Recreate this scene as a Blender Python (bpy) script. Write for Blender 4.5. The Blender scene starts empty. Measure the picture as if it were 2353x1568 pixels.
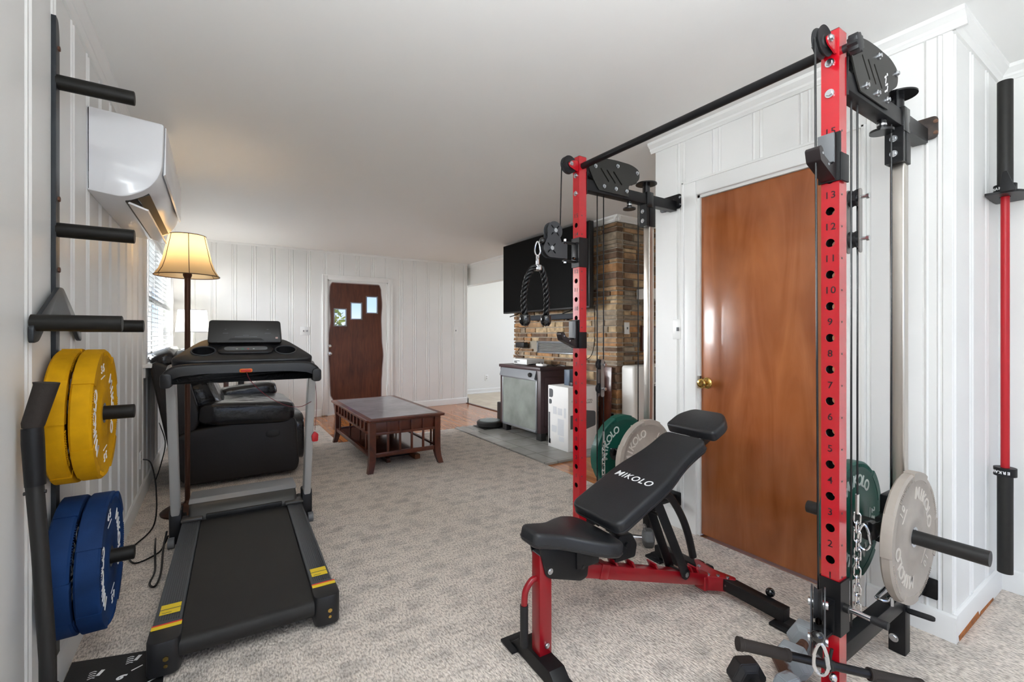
import bpy, bmesh, math, random
from mathutils import Vector as V, Matrix as M4, Euler
random.seed(7)
PI = math.pi
R = math.radians
S = bpy.context.scene
C = S.collection

# ------------------------------------------------------------------ camera
cam = bpy.data.cameras.new('camera'); camo = bpy.data.objects.new('camera', cam); C.objects.link(camo)
cam.sensor_width = 36; cam.lens = 1044.3 / 2353 * 36; cam.shift_y = -14.25 / 2353
cam.clip_start = 0.05; cam.clip_end = 200
camo.location = (0, 0, 1.2); camo.rotation_euler = (R(90), 0, -0.57587)
S.camera = camo
# ------------------------------------------------------------------ exposure
vs = S.view_settings
vs.view_transform = 'Standard'; vs.look = 'None'; vs.gamma = 1; vs.use_curve_mapping = False; S.cycles.max_bounces = 16; S.cycles.diffuse_bounces = 10; S.cycles.transmission_bounces = 8; vs.exposure = 1.02
# ------------------------------------------------------------------ world (sky)
w = bpy.data.worlds.new('sky'); S.world = w; w.use_nodes = True
nt = w.node_tree; nt.nodes.clear()
wo = nt.nodes.new('ShaderNodeOutputWorld'); bg = nt.nodes.new('ShaderNodeBackground')
tc = nt.nodes.new('ShaderNodeTexCoord'); sx = nt.nodes.new('ShaderNodeSeparateXYZ'); cr = nt.nodes.new('ShaderNodeValToRGB')
nt.links.new(tc.outputs['Generated'], sx.inputs[0]); nt.links.new(sx.outputs['Z'], cr.inputs[0])
cr.color_ramp.elements[0].position = 0.0; cr.color_ramp.elements[0].color = (0.62, 0.66, 0.68, 1)
cr.color_ramp.elements[1].position = 0.35; cr.color_ramp.elements[1].color = (0.16, 0.32, 0.75, 1)
e = cr.color_ramp.elements.new(0.06); e.color = (0.38, 0.52, 0.85, 1)
nt.links.new(cr.outputs[0], bg.inputs[0]); bg.inputs[1].default_value = .85
nt.links.new(bg.outputs[0], wo.inputs[0])
# ------------------------------------------------------------------ large area lights: daylight at the left window, added fill elsewhere
def area(name, loc, rot, sx_, sy_, power, col=(1, 1, 1)):
    l = bpy.data.lights.new(name, 'AREA'); l.shape = 'RECTANGLE'; l.size = sx_; l.size_y = sy_; l.energy = power; l.color = col
    o = bpy.data.objects.new(name, l); C.objects.link(o); o.location = loc; o.rotation_euler = rot
    return o
area('daylight_left', (-2.6, 7.7, 2.1), (V((1.4, 3.2, 0.6)) - V((-2.6, 7.7, 2.1))).to_track_quat('-Z', 'Y').to_euler(), 2.6, 1.7, 330, (0.94, 0.975, 1.0))
area('daylight_left_side', (-2.4, 5.6, 2.2), (0, R(-72), 0), 1.6, 3.0, 200, (0.94, 0.975, 1.0))
area('fill_rear', (1.35, -5.1, 1.4), (R(90), 0, 0), 3.2, 2.0, 5, (0.92, 0.965, 1.0))  # fill light added outside the unseen rear opening
area('fill_kitchen', (6.9, 6.2, 1.5), (0, R(90), 0), 1.9, 2.6, 30, (0.94, 0.97, 1.0))  # fill added out of view to brighten the plain kitchen wall
area('fill_left_rear', (-1.0, -2.1, 1.5), (0, R(-90), 0), 1.8, 2.2, 4, (0.92, 0.965, 1.0))  # weak fill added behind the camera on the left side
# added fill with no lamp there, bounced off the ceiling behind the camera
area('bounce_fill', (0.0, -0.5, 1.5), (R(180), 0, 0), 1.2, 1.2, 56, (0.9, 0.955, 1.0))

# ------------------------------------------------------------------ materials
def lin(h):
    h = h.lstrip('#'); c = [int(h[i:i + 2], 16) / 255 for i in (0, 2, 4)]
    return tuple((x / 12.92 if x <= .04045 else ((x + .055) / 1.055) ** 2.4) for x in c) + (1,)
MATS = {}
def mat(name, col='', rough=.5, metal=0, var=0, vscale=20, bump=0, bscale=60, coat=0, emit=None, es=0, spec=None, stretch=None, col2=None):
    if name in MATS: return MATS[name]
    m = bpy.data.materials.new(name); m.use_nodes = True; MATS[name] = m
    n = m.node_tree; b = n.nodes['Principled BSDF']
    c = lin(col) if isinstance(col, str) else col
    b.inputs['Base Color'].default_value = c; b.inputs['Roughness'].default_value = rough; b.inputs['Metallic'].default_value = metal
    if spec is not None: b.inputs['Specular IOR Level'].default_value = spec
    if coat: b.inputs['Coat Weight'].default_value = coat; b.inputs['Coat Roughness'].default_value = .08
    if emit: b.inputs['Emission Color'].default_value = lin(emit); b.inputs['Emission Strength'].default_value = es
    if var or bump or col2:
        t = n.nodes.new('ShaderNodeTexCoord'); mp = n.nodes.new('ShaderNodeMapping'); n.links.new(t.outputs['Object'], mp.inputs[0])
        if stretch: mp.inputs['Scale'].default_value = stretch
    if var or col2:
        no = n.nodes.new('ShaderNodeTexNoise'); no.inputs['Scale'].default_value = vscale; no.inputs['Detail'].default_value = 6
        n.links.new(mp.outputs[0], no.inputs['Vector'])
        rp = n.nodes.new('ShaderNodeValToRGB'); n.links.new(no.outputs[0], rp.inputs[0])
        if col2:
            a_, b_ = c, lin(col2)
        else:
            a_ = tuple(min(1, x * (1 - var)) for x in c[:3]) + (1,); b_ = tuple(min(1, x * (1 + var)) for x in c[:3]) + (1,)
        rp.color_ramp.elements[0].position = .32; rp.color_ramp.elements[0].color = a_
        rp.color_ramp.elements[1].position = .68; rp.color_ramp.elements[1].color = b_
        n.links.new(rp.outputs[0], b.inputs['Base Color'])
    if bump:
        nb = n.nodes.new('ShaderNodeTexNoise'); nb.inputs['Scale'].default_value = bscale; nb.inputs['Detail'].default_value = 4
        n.links.new(mp.outputs[0], nb.inputs['Vector'])
        bp = n.nodes.new('ShaderNodeBump'); bp.inputs['Strength'].default_value = bump; bp.inputs['Distance'].default_value = .01
        n.links.new(nb.outputs[0], bp.inputs['Height']); n.links.new(bp.outputs[0], b.inputs['Normal'])
    return m
def nodes(m): return m.node_tree.nodes, m.node_tree.links, m.node_tree.nodes['Principled BSDF']

WHITE = mat('white_paint', '#e8e8e6', .42, var=.02, vscale=3)
TRIMW = mat('trim_paint', '#eaeae8', .38)
CEIL = mat('ceiling_paint', '#eeeeec', .75, bump=.12, bscale=9)
KWALL = mat('plain_wall_paint', '#e6e6e3', .6)
BLACKP = mat('black_powdercoat', '#101012', .42, spec=.35, var=.15, vscale=300)
BLACKM = mat('black_metal_matt', '#1b1a19', .5)
RUBBER = mat('black_rubber', '#141416', .62, bump=.1, bscale=200)
PLASTIC = mat('black_plastic', '#1c1c1e', .4, var=.1, vscale=200)
LEATHERB = mat('bench_vinyl', '#1f2023', .42, bump=.06, bscale=120, var=.1, vscale=12)
RED = mat('red_powdercoat', '#b30c1c', .2, coat=.6)
REDB = mat('bench_red', '#8c0616', .3, coat=.2)
CHROME = mat('chrome', '#d8d8da', .12, 1)
CHROMEW = mat('brushed_chrome', '#c9c3bb', .3, 1)
STEEL = mat('zinc_bolt', '#c9ccd0', .25, 1)
CABLE = mat('cable_black', '#0b0b0c', .25)
GREY = mat('grey_plastic', '#6d6f72', .45)
GREYD = mat('graphite_plastic', '#3c3f43', .42, var=.06, vscale=80)
SILVER = mat('silver_paint', '#8b8d90', .35, .5)
WPRINT = mat('white_print', '#f0f0f0', .6)
BPRINT = mat('black_print', '#0c0c0c', .5)
GOLD = mat('brass', '#c9a860', .2, 1)
STAIN = mat('rust_brown', '#5b3a2a', .7, var=.4, vscale=60)

def wood_mat(name, c1, c2, sc, rough=.3, scale=3.0, coat=.2, det=8, pos=(.3, .7)):
    m = mat(name, c1, rough, coat=coat); n, l, b = nodes(m)
    t = n.new('ShaderNodeTexCoord'); mp = n.new('ShaderNodeMapping'); mp.inputs['Scale'].default_value = sc
    l.new(t.outputs['Object'], mp.inputs[0])
    no = n.new('ShaderNodeTexNoise'); no.inputs['Scale'].default_value = scale; no.inputs['Detail'].default_value = det; no.inputs['Distortion'].default_value = 1.2
    l.new(mp.outputs[0], no.inputs['Vector'])
    no2 = n.new('ShaderNodeTexNoise'); no2.inputs['Scale'].default_value = 2.2; no2.inputs['Detail'].default_value = 3; l.new(t.outputs['Object'], no2.inputs['Vector'])
    mx = n.new('ShaderNodeMix'); mx.data_type = 'FLOAT'; mx.inputs[0].default_value = .45
    l.new(no.outputs[0], mx.inputs[2]); l.new(no2.outputs[0], mx.inputs[3])
    rp = n.new('ShaderNodeValToRGB'); l.new(mx.outputs[0], rp.inputs[0])
    rp.color_ramp.elements[0].position = pos[0]; rp.color_ramp.elements[0].color = lin(c1)
    rp.color_ramp.elements[1].position = pos[1]; rp.color_ramp.elements[1].color = lin(c2)
    l.new(rp.outputs[0], b.inputs['Base Color'])
    return m
DOORW = wood_mat('stained_door_wood', '#7d3c15', '#b87243', (4, 4, .6), .26, 2.2, .25, pos=(.28, .74))
TABLEW = wood_mat('cherry_wood', '#33130a', '#6b2f17', (1.5, 1.5, 1.5), .35, 6)
TABLETOP = wood_mat('worn_glare_top', '#6b686c', '#a9a7aa', (2, 2, 2), .28, 3, .3)  # greys hold the wear and a painted glare
FDOORW = wood_mat('front_door_stain', '#34140c', '#6b3a26', (9, 9, 1), .3, 3, .2)

def mat_floor():
    m = mat('oak_strip_floor', '#b5672d', .2, coat=.3); n, l, b = nodes(m)
    t = n.new('ShaderNodeTexCoord'); mp = n.new('ShaderNodeMapping'); mp.inputs['Rotation'].default_value = (0, 0, R(90)); l.new(t.outputs['Object'], mp.inputs[0])
    br = n.new('ShaderNodeTexBrick'); l.new(mp.outputs[0], br.inputs['Vector'])
    br.inputs['Color1'].default_value = lin('#c07a3f'); br.inputs['Color2'].default_value = lin('#9d5a28'); br.inputs['Mortar'].default_value = lin('#5a2e12')
    br.inputs['Scale'].default_value = 1; br.inputs['Mortar Size'].default_value = .001; br.inputs['Brick Width'].default_value = .9; br.inputs['Row Height'].default_value = .057; br.inputs['Bias'].default_value = -.1
    mp2 = n.new('ShaderNodeMapping'); mp2.inputs['Scale'].default_value = (30, 2, 2); l.new(t.outputs['Object'], mp2.inputs[0])
    no = n.new('ShaderNodeTexNoise'); no.inputs['Scale'].default_value = 2; no.inputs['Detail'].default_value = 6; l.new(mp2.outputs[0], no.inputs[0])
    mx = n.new('ShaderNodeMix'); mx.data_type = 'RGBA'; mx.blend_type = 'OVERLAY'; mx.inputs[0].default_value = .5
    l.new(br.outputs['Color'], mx.inputs[6]); l.new(no.outputs[0], mx.inputs[7]); l.new(mx.outputs[2], b.inputs['Base Color'])
    return m
def mat_tile(name, c1, c2, gr, size, rough):
    m = mat(name, c1, rough); n, l, b = nodes(m)
    t = n.new('ShaderNodeTexCoord'); br = n.new('ShaderNodeTexBrick'); l.new(t.outputs['Object'], br.inputs['Vector'])
    br.offset = 0; br.inputs['Color1'].default_value = lin(c1); br.inputs['Color2'].default_value = lin(c2); br.inputs['Mortar'].default_value = lin(gr)
    br.inputs['Scale'].default_value = 1; br.inputs['Mortar Size'].default_value = .004; br.inputs['Brick Width'].default_value = size; br.inputs['Row Height'].default_value = size
    no = n.new('ShaderNodeTexNoise'); no.inputs['Scale'].default_value = 6; no.inputs['Detail'].default_value = 6; l.new(t.outputs['Object'], no.inputs[0])
    mx = n.new('ShaderNodeMix'); mx.data_type = 'RGBA'; mx.blend_type = 'OVERLAY'; mx.inputs[0].default_value = .35
    l.new(br.outputs['Color'], mx.inputs[6]); l.new(no.outputs[0], mx.inputs[7]); l.new(mx.outputs[2], b.inputs['Base Color'])
    return m
def mat_carpet():
    m = mat('loop_carpet', '#a59c94', .95, spec=.1); n, l, b = nodes(m)
    t = n.new('ShaderNodeTexCoord')
    # short tufts
    mp = n.new('ShaderNodeMapping'); mp.inputs['Scale'].default_value = (1, .40, 1); l.new(t.outputs['Object'], mp.inputs[0])
    vo = n.new('ShaderNodeTexVoronoi'); vo.inputs['Scale'].default_value = 150; l.new(mp.outputs[0], vo.inputs['Vector'])
    no = n.new('ShaderNodeTexNoise'); no.inputs['Scale'].default_value = 150; no.inputs['Detail'].default_value = 2; l.new(mp.outputs[0], no.inputs['Vector'])
    # woven blocks of darker yarn on a staggered grid
    br = n.new('ShaderNodeTexBrick'); l.new(t.outputs['Object'], br.inputs['Vector'])
    br.offset = .5; br.inputs['Color1'].default_value = (0, 0, 0, 1); br.inputs['Color2'].default_value = (.35, .35, .35, 1); br.inputs['Mortar'].default_value = (1, 1, 1, 1)
    br.inputs['Scale'].default_value = 1; br.inputs['Mortar Size'].default_value = .034; br.inputs['Mortar Smooth'].default_value = .6; br.inputs['Brick Width'].default_value = .17; br.inputs['Row Height'].default_value = .125
    n3 = n.new('ShaderNodeTexNoise'); n3.inputs['Scale'].default_value = 9; n3.inputs['Detail'].default_value = 4; l.new(t.outputs['Object'], n3.inputs['Vector'])
    mb = n.new('ShaderNodeMath'); mb.operation = 'MULTIPLY_ADD'; mb.inputs[1].default_value = .14; mb.inputs[2].default_value = .25; l.new(br.outputs['Color'], mb.inputs[0])
    ma = n.new('ShaderNodeMath'); ma.operation = 'ADD'; l.new(mb.outputs[0], ma.inputs[0])
    m3 = n.new('ShaderNodeMath'); m3.operation = 'MULTIPLY'; m3.inputs[1].default_value = .75; l.new(n3.outputs[0], m3.inputs[0]); l.new(m3.outputs[0], ma.inputs[1])
    rp = n.new('ShaderNodeValToRGB'); l.new(ma.outputs[0], rp.inputs[0])
    rp.color_ramp.elements[0].position = .4; rp.color_ramp.elements[0].color = lin('#b9b3ad')
    rp.color_ramp.elements[1].position = .75; rp.color_ramp.elements[1].color = lin('#ece2d8')
    rp2 = n.new('ShaderNodeValToRGB'); l.new(no.outputs[0], rp2.inputs[0])
    rp2.color_ramp.elements[0].position = .36; rp2.color_ramp.elements[0].color = (.42, .40, .385, 1)
    rp2.color_ramp.elements[1].position = .56; rp2.color_ramp.elements[1].color = (1, 1, 1, 1)
    mx = n.new('ShaderNodeMix'); mx.data_type = 'RGBA'; mx.blend_type = 'MULTIPLY'; mx.inputs[0].default_value = .7
    l.new(rp.outputs[0], mx.inputs[6]); l.new(rp2.outputs[0], mx.inputs[7]); l.new(mx.outputs[2], b.inputs['Base Color'])
    bp = n.new('ShaderNodeBump'); bp.inputs['Strength'].default_value = .8; bp.inputs['Distance'].default_value = .006
    ad = n.new('ShaderNodeMath'); ad.operation = 'ADD'; l.new(no.outputs[0], ad.inputs[0]); l.new(vo.outputs['Distance'], ad.inputs[1])
    l.new(ad.outputs[0], bp.inputs['Height']); l.new(bp.outputs[0], b.inputs['Normal'])
    return m
FLOORM = mat_floor(); HTILE = mat_tile('hearth_tile', '#a9a8a3', '#9a9995', '#6b6963', .305, .25)
KTILE = mat_tile('kitchen_tile', '#cdbfa9', '#c3b49c', '#a4977f', .4, .35); CARPET = mat_carpet()

# ------------------------------------------------------------------ mesh builder
class MB:
    def __init__(s): s.bm = bmesh.new()
    def _new(s, fn):
        before = set(s.bm.verts); fn(); return [v for v in s.bm.verts if v not in before]
    def box(s, a, b, bev=0, rot=None, seg=2):
        a, b = V(a), V(b); c = (a + b) / 2; d = b - a
        t = bmesh.new(); bmesh.ops.create_cube(t, size=1)
        for v in t.verts: v.co = V((v.co.x * d.x, v.co.y * d.y, v.co.z * d.z))
        if bev: bmesh.ops.bevel(t, geom=t.edges[:], offset=bev, segments=seg, profile=.5, affect='EDGES')
        mt = M4.Translation(c)
        if rot is not None: mt = mt @ (rot if isinstance(rot, M4) else Euler(rot).to_matrix().to_4x4())
        s.merge(t, mt); return s
    def merge(s, t, mt=None):
        if mt is not None: bmesh.ops.transform(t, matrix=mt, verts=t.verts[:])
        vm = {}
        for v in t.verts: vm[v] = s.bm.verts.new(v.co)
        for f in t.faces:
            try:
                nf = s.bm.faces.new([vm[v] for v in f.verts]); nf.material_index = f.material_index
            except ValueError: pass
        t.free(); return s
    def cyl(s, p0, p1, r, r1=None, seg=24, cap=True):
        p0, p1 = V(p0), V(p1); r1 = r if r1 is None else r1; d = p1 - p0
        t = bmesh.new(); bmesh.ops.create_cone(t, cap_ends=cap, segments=seg, radius1=r, radius2=r1, depth=d.length)
        s.merge(t, M4.Translation((p0 + p1) / 2) @ d.to_track_quat('Z', 'Y').to_matrix().to_4x4()); return s
    def tube(s, pts, r, seg=12, closed=False, cap=True):
        pts = [V(p) for p in pts]; n = len(pts); rr = r if isinstance(r, (list, tuple)) else [r] * n
        tg = []
        for i in range(n):
            a = pts[(i - 1) % n] if (closed or i > 0) else pts[i]; b = pts[(i + 1) % n] if (closed or i < n - 1) else pts[i]
            tg.append((b - a).normalized())
        up = V((0, 0, 1)) if abs(tg[0].z) < .9 else V((1, 0, 0)); nn = (up - tg[0] * up.dot(tg[0])).normalized(); rings = []
        for i in range(n):
            if i: nn = (nn - tg[i] * nn.dot(tg[i])).normalized()
            bb = tg[i].cross(nn)
            rings.append([s.bm.verts.new(pts[i] + (nn * math.cos(2 * PI * k / seg) + bb * math.sin(2 * PI * k / seg)) * rr[i]) for k in range(seg)])
        for i in range(n if closed else n - 1):
            A, B = rings[i], rings[(i + 1) % n]
            sh = 0
            if closed and i == n - 1:
                sh = min(range(seg), key=lambda q: (A[0].co - B[q].co).length)
            for k in range(seg): s.bm.faces.new([A[k], A[(k + 1) % seg], B[(k + 1 + sh) % seg], B[(k + sh) % seg]])
        if cap and not closed: s.bm.faces.new(rings[0][::-1]); s.bm.faces.new(rings[-1])
        return s
    def prism(s, poly, axis, a, b, bev=0, mt=None, seg=2):
        f = {'x': lambda u, v, w: (w, u, v), 'y': lambda u, v, w: (u, w, v), 'z': lambda u, v, w: (u, v, w)}[axis]
        t = bmesh.new(); A = [t.verts.new(f(u, v, a)) for u, v in poly]; B = [t.verts.new(f(u, v, b)) for u, v in poly]; n = len(poly)
        t.faces.new(A[::-1]); t.faces.new(B)
        for i in range(n): t.faces.new([A[i], A[(i + 1) % n], B[(i + 1) % n], B[i]])
        bmesh.ops.recalc_face_normals(t, faces=t.faces[:])
        if bev:
            cap = [e for e in t.edges if (e.verts[0] in A) == (e.verts[1] in A)]
            bmesh.ops.bevel(t, geom=cap, offset=bev, segments=seg, profile=.5, affect='EDGES')
        s.merge(t, mt); return s
    def lathe(s, prof, c=(0, 0, 0), mt=None, seg=40, ang=2 * PI):
        t = bmesh.new(); rings = []
        for r, z in prof:
            rings.append([t.verts.new((max(r, 1e-5) * math.cos(ang * k / seg), max(r, 1e-5) * math.sin(ang * k / seg), z)) for k in range(seg)])
        for i in range(len(rings) - 1):
            for k in range(seg): t.faces.new([rings[i][k], rings[i][(k + 1) % seg], rings[i + 1][(k + 1) % seg], rings[i + 1][k]])
        bmesh.ops.recalc_face_normals(t, faces=t.faces[:])
        s.merge(t, M4.Translation(V(c)) @ (mt or M4.Identity(4))); return s
    def ball(s, c, r, seg=20, sc=(1, 1, 1)):
        t = bmesh.new(); bmesh.ops.create_uvsphere(t, u_segments=seg, v_segments=seg // 2, radius=r)
        s.merge(t, M4.Translation(V(c)) @ M4.Diagonal((*sc, 1))); return s
    def puff(s, c, size, e=.45, rot=(0, 0, 0), nu=40, nv=24, wr=0, seed=0):
        t = bmesh.new(); sg = lambda x, p: math.copysign(abs(x) ** p, x); rows = []
        for j in range(nv + 1):
            ph = -PI / 2 + PI * j / nv; row = []
            for i in range(nu):
                th = 2 * PI * i / nu
                x = sg(math.cos(ph), e) * sg(math.cos(th), e); y = sg(math.cos(ph), e) * sg(math.sin(th), e); z = sg(math.sin(ph), e)
                k = 1 + wr * math.sin(th * 5 + seed + 3 * z) * math.cos(ph * 4 + seed) + wr * .6 * math.sin(th * 11 + seed * 2 + y * 6)
                row.append(t.verts.new((x * size[0] / 2 * k, y * size[1] / 2 * k, z * size[2] / 2 * k)))
            rows.append(row)
        for j in range(nv):
            for i in range(nu):
                t.faces.new([rows[j][i], rows[j][(i + 1) % nu], rows[j + 1][(i + 1) % nu], rows[j + 1][i]])
        bmesh.ops.remove_doubles(t, verts=t.verts[:], dist=1e-5)
        s.merge(t, M4.Translation(V(c)) @ Euler(rot).to_matrix().to_4x4()); return s
    def text(s, txt, size, mt, ext=.001, offset=.0):
        s.merge(text_bm(txt, size, ext, offset), mt); return s
    def quad(s, pts): s.bm.faces.new([s.bm.verts.new(V(p)) for p in pts]); return s

def text_bm(txt, size, ext, offset=0, shear=0, align='CENTER'):
    cu = bpy.data.curves.new('tmp_text', 'FONT'); cu.body = txt; cu.size = size; cu.extrude = ext; cu.align_x = align; cu.align_y = 'CENTER'; cu.space_character = 1.16; cu.offset = offset; cu.resolution_u = 4; cu.shear = shear
    o = bpy.data.objects.new('tmp_text', cu); C.objects.link(o); dg = bpy.context.evaluated_depsgraph_get()
    me = bpy.data.meshes.new_from_object(o.evaluated_get(dg)); t = bmesh.new(); t.from_mesh(me)
    bpy.data.objects.remove(o); bpy.data.curves.remove(cu); bpy.data.meshes.remove(me); return t

def finish(name, bm, m, smooth=35):
    me = bpy.data.meshes.new(name); bm.normal_update(); bm.to_mesh(me); bm.free()
    for x in (m if isinstance(m, (list, tuple)) else [m]): me.materials.append(x)
    if smooth:
        for p in me.polygons: p.use_smooth = True
        me.set_sharp_from_angle(angle=R(smooth))
    return me
OFF = {}
def obj(name, mb, m, parent=None, smooth=35, label=None):
    """links ONE mesh object; a child of a 'world' thing is built in world coordinates"""
    bm = mb.bm if isinstance(mb, MB) else mb
    if parent is not None and parent in OFF: bmesh.ops.translate(bm, vec=-OFF[parent], verts=bm.verts[:])
    o = bpy.data.objects.new(name, finish(name, bm, m, smooth)); C.objects.link(o)
    if parent is not None:
        o.parent = parent
        if parent in OFF: OFF[o] = OFF[parent]
    if label: o['label'] = label
    return o
def thing(name, label, cat, loc=(0, 0, 0), rot=(0, 0, 0), group=None, world=False):
    o = bpy.data.objects.new(name, None); o.empty_display_size = .05; C.objects.link(o); o.location = loc; o.rotation_euler = rot
    o['label'] = label; o['category'] = cat
    if group: o['group'] = group
    if world: OFF[o] = V(loc)
    return o
def single(name, mb, m, label, cat, loc=None, group=None, smooth=35):
    """a thing that is one mesh; built in world coordinates, origin moved to loc"""
    bm = mb.bm
    if loc: bmesh.ops.translate(bm, vec=-V(loc), verts=bm.verts[:])
    o = obj(name, bm, m, None, smooth)
    if loc: o.location = loc
    o['label'] = label; o['category'] = cat
    if group: o['group'] = group
    return o
def struct(name, mb, m, smooth=35, parent=None):
    o = obj(name, mb, m, parent, smooth)
    if parent is None: o['kind'] = 'structure'
    return o
def boolcut(mb, cutter):
    """mesh difference worked out once; nothing of the cutter stays in the scene"""
    bmesh.ops.recalc_face_normals(mb.bm, faces=mb.bm.faces[:]); bmesh.ops.recalc_face_normals(cutter.bm, faces=cutter.bm.faces[:])
    a = bpy.data.objects.new('tmp_a', finish('tmp_a', mb.bm, WHITE, 0)); b = bpy.data.objects.new('tmp_b', finish('tmp_b', cutter.bm, WHITE, 0)); C.objects.link(a); C.objects.link(b)
    md = a.modifiers.new('b', 'BOOLEAN'); md.operation = 'DIFFERENCE'; md.object = b; md.solver = 'EXACT'
    me = bpy.data.meshes.new_from_object(a.evaluated_get(bpy.context.evaluated_depsgraph_get()))
    r = MB(); r.bm.from_mesh(me)
    for o in (a, b): bpy.data.objects.remove(o)
    return r
def copytree(o, parent=None):
    c = o.copy(); C.objects.link(c); c.parent = parent
    for ch in list(o.children): copytree(ch, c)
    return c
def rpoly(pts, r, n=5):
    out = []; N = len(pts); rs = r if isinstance(r, (list, tuple)) else [r] * N
    for i in range(N):
        p = V((*pts[i], 0)); a = V((*pts[i - 1], 0)); b = V((*pts[(i + 1) % N], 0)); da = (a - p); db = (b - p)
        rr = min(rs[i], da.length * .49, db.length * .49); p0 = p + da.normalized() * rr; p1 = p + db.normalized() * rr
        for k in range(n + 1):
            t = k / n; q = p0 * (1 - t) ** 2 + p * 2 * t * (1 - t) + p1 * t * t; out.append((q.x, q.y))
    return out
def circ(cx, cy, r, n=16, a0=0): return [(cx + r * math.cos(a0 + 2 * PI * k / n), cy + r * math.sin(a0 + 2 * PI * k / n)) for k in range(n)]
def spl(pts, n=8):
    pts = [V(p) for p in pts]; out = []; P = [pts[0]] + pts + [pts[-1]]
    for i in range(1, len(P) - 2):
        for k in range(n):
            t = k / n; a, b, c, d = P[i - 1], P[i], P[i + 1], P[i + 2]
            out.append(.5 * ((2 * b) + (c - a) * t + (2 * a - 5 * b + 4 * c - d) * t * t + (3 * b - a - 3 * c + d) * t ** 3))
    out.append(pts[-1]); return out

# ================================================================== THE ROOM
ZC = 2.455
def panel_wall(name, axis, plane, sgn, segs, g0, sp, thick=.11, m=WHITE, caps=True):
    """boarded wall with moulded joints; axis = direction it runs along, sgn = side the room is on"""
    mb = MB(); prof = [(-.032, 0), (-.028, -.007), (-.023, -.001), (-.018, .003), (-.012, -.002), (.012, -.002), (.018, .003), (.023, -.001), (.028, -.007), (.032, 0)]
    P = (lambda u, d, z: (u, plane + sgn * d, z)) if axis == 'x' else (lambda u, d, z: (plane + sgn * d, u, z))
    for u0, u1, z0, z1 in segs:
        pts = [(u0, 0)]; k = math.ceil((u0 - g0) / sp)
        while g0 + k * sp < u1:
            g = g0 + k * sp
            pts += [(g + a, d) for a, d in prof if u0 < g + a < u1]; k += 1
        pts.append((u1, 0))
        for (a, da), (b, db) in zip(pts, pts[1:]): mb.quad([P(a, da, z0), P(b, db, z0), P(b, db, z1), P(a, da, z1)])
        p, q = P(u0 + .011, -.008, z0), P(u1 - .011, -.008 - thick, z1)
        mb.box([min(i, j) for i, j in zip(p, q)], [max(i, j) for i, j in zip(p, q)])
        for u in ((u0, u1) if caps else ()): mb.quad([P(u, 0, z0), P(u, -.01, z0), P(u, -.01, z1), P(u, 0, z1)])
    bmesh.ops.recalc_face_normals(mb.bm, faces=mb.bm.faces[:])
    return struct(name, mb, m, 20)
XL, XR, YF = -.463, 2.417, 7.2
# openings: left window, front door, closet door
LW = (4.44, 6.78, .985, 2.09)
panel_wall('wall_left', 'y', XL, 1, [(-4.5, -3.3, 0, ZC), (-3.3, -.9, 0, .6), (-3.3, -.9, 2.35, ZC), (-.9, LW[0], 0, ZC), (LW[0], LW[1], 0, LW[2]), (LW[0], LW[1], LW[3], ZC), (LW[1], YF, 0, ZC)], 1.885, .2435)
FD = (1.385, 2.30, 2.03)
panel_wall('wall_far', 'x', YF, -1, [(XL - .1, FD[0], 0, ZC), (FD[0], FD[1], FD[2], ZC), (FD[1], 3.73, 0, ZC)], .2, .232, .12)
CD = (.93, 1.68, 2.035)
panel_wall('wall_right', 'y', XR, -1, [(.555, CD[0], 0, ZC), (CD[0], CD[1], CD[2], ZC), (CD[1], 1.99, 0, ZC)], .613, .2365, .1, caps=False)
panel_wall('wall_right_end', 'x', .555, -1, [(XR, 3.12, 0, ZC)], 2.44, .242, .1, caps=False)
panel_wall('wall_right_near', 'y', 3.12, -1, [(-4.5, .555, 0, ZC)], .40, .242, caps=False)
mb = MB()
mb.box((XR + .11, 1.88, 0), (4.7, 1.99, ZC)); struct('wall_closet_back', mb, KWALL)
mb = MB(); mb.box((4.7, 1.8, 0), (4.8, 3.5, ZC)); struct('wall_alcove', mb, KWALL)
mb = MB()
for a, b in (((3.61, 8.2, 0), (6.6, 8.3, ZC)), ((3.61, 7.32, 0), (3.73, 8.2, ZC)), ((4.6, 3.4, 0), (6.6, 3.5, ZC))): mb.box(a, b)
struct('wall_kitchen', mb, KWALL)
mb = MB()
for a, b in (((6.5, 3.5, 0), (6.6, 4.9, ZC)), ((6.5, 7.5, 0), (6.6, 8.2, ZC)), ((6.5, 4.9, 0), (6.6, 7.5, .55)), ((6.5, 4.9, 2.4), (6.6, 7.5, ZC))): mb.box(a, b)
struct('wall_kitchen_right', mb, KWALL)
mb = MB(); mb.box((3.80, 5.37, 2.09), (3.92, 8.2, ZC)); mb.box((3.785, 5.37, 2.085), (3.935, 8.2, 2.10))
struct('wall_header', mb, KWALL)
mb = MB()
for a, b in (((XL - .1, -4.6, 0), (-.2, -4.5, ZC)), ((2.9, -4.6, 0), (3.22, -4.5, ZC)), ((-.2, -4.6, 0), (2.9, -4.5, .4)), ((-.2, -4.6, 2.4), (2.9, -4.5, ZC))): mb.box(a, b)
struct('wall_rear', mb, WHITE)
mb = MB(); mb.box((XL - .12, -4.6, ZC), (6.6, 8.3, ZC + .1)); struct('ceiling', mb, CEIL)
mb = MB(); mb.box((XL - .1, -4.6, -.12), (6.6, 8.3, -.012)); struct('floor', mb, FLOORM)
mb = MB(); mb.box((3.735, 3.5, -.011), (6.5, 8.2, -.004)); struct('floor_kitchen', mb, KTILE)
mb = MB(); mb.box((3.70, 5.37, -.011), (3.745, 7.3, -.001), .003); struct('trim_threshold', mb, TABLEW)

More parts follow.
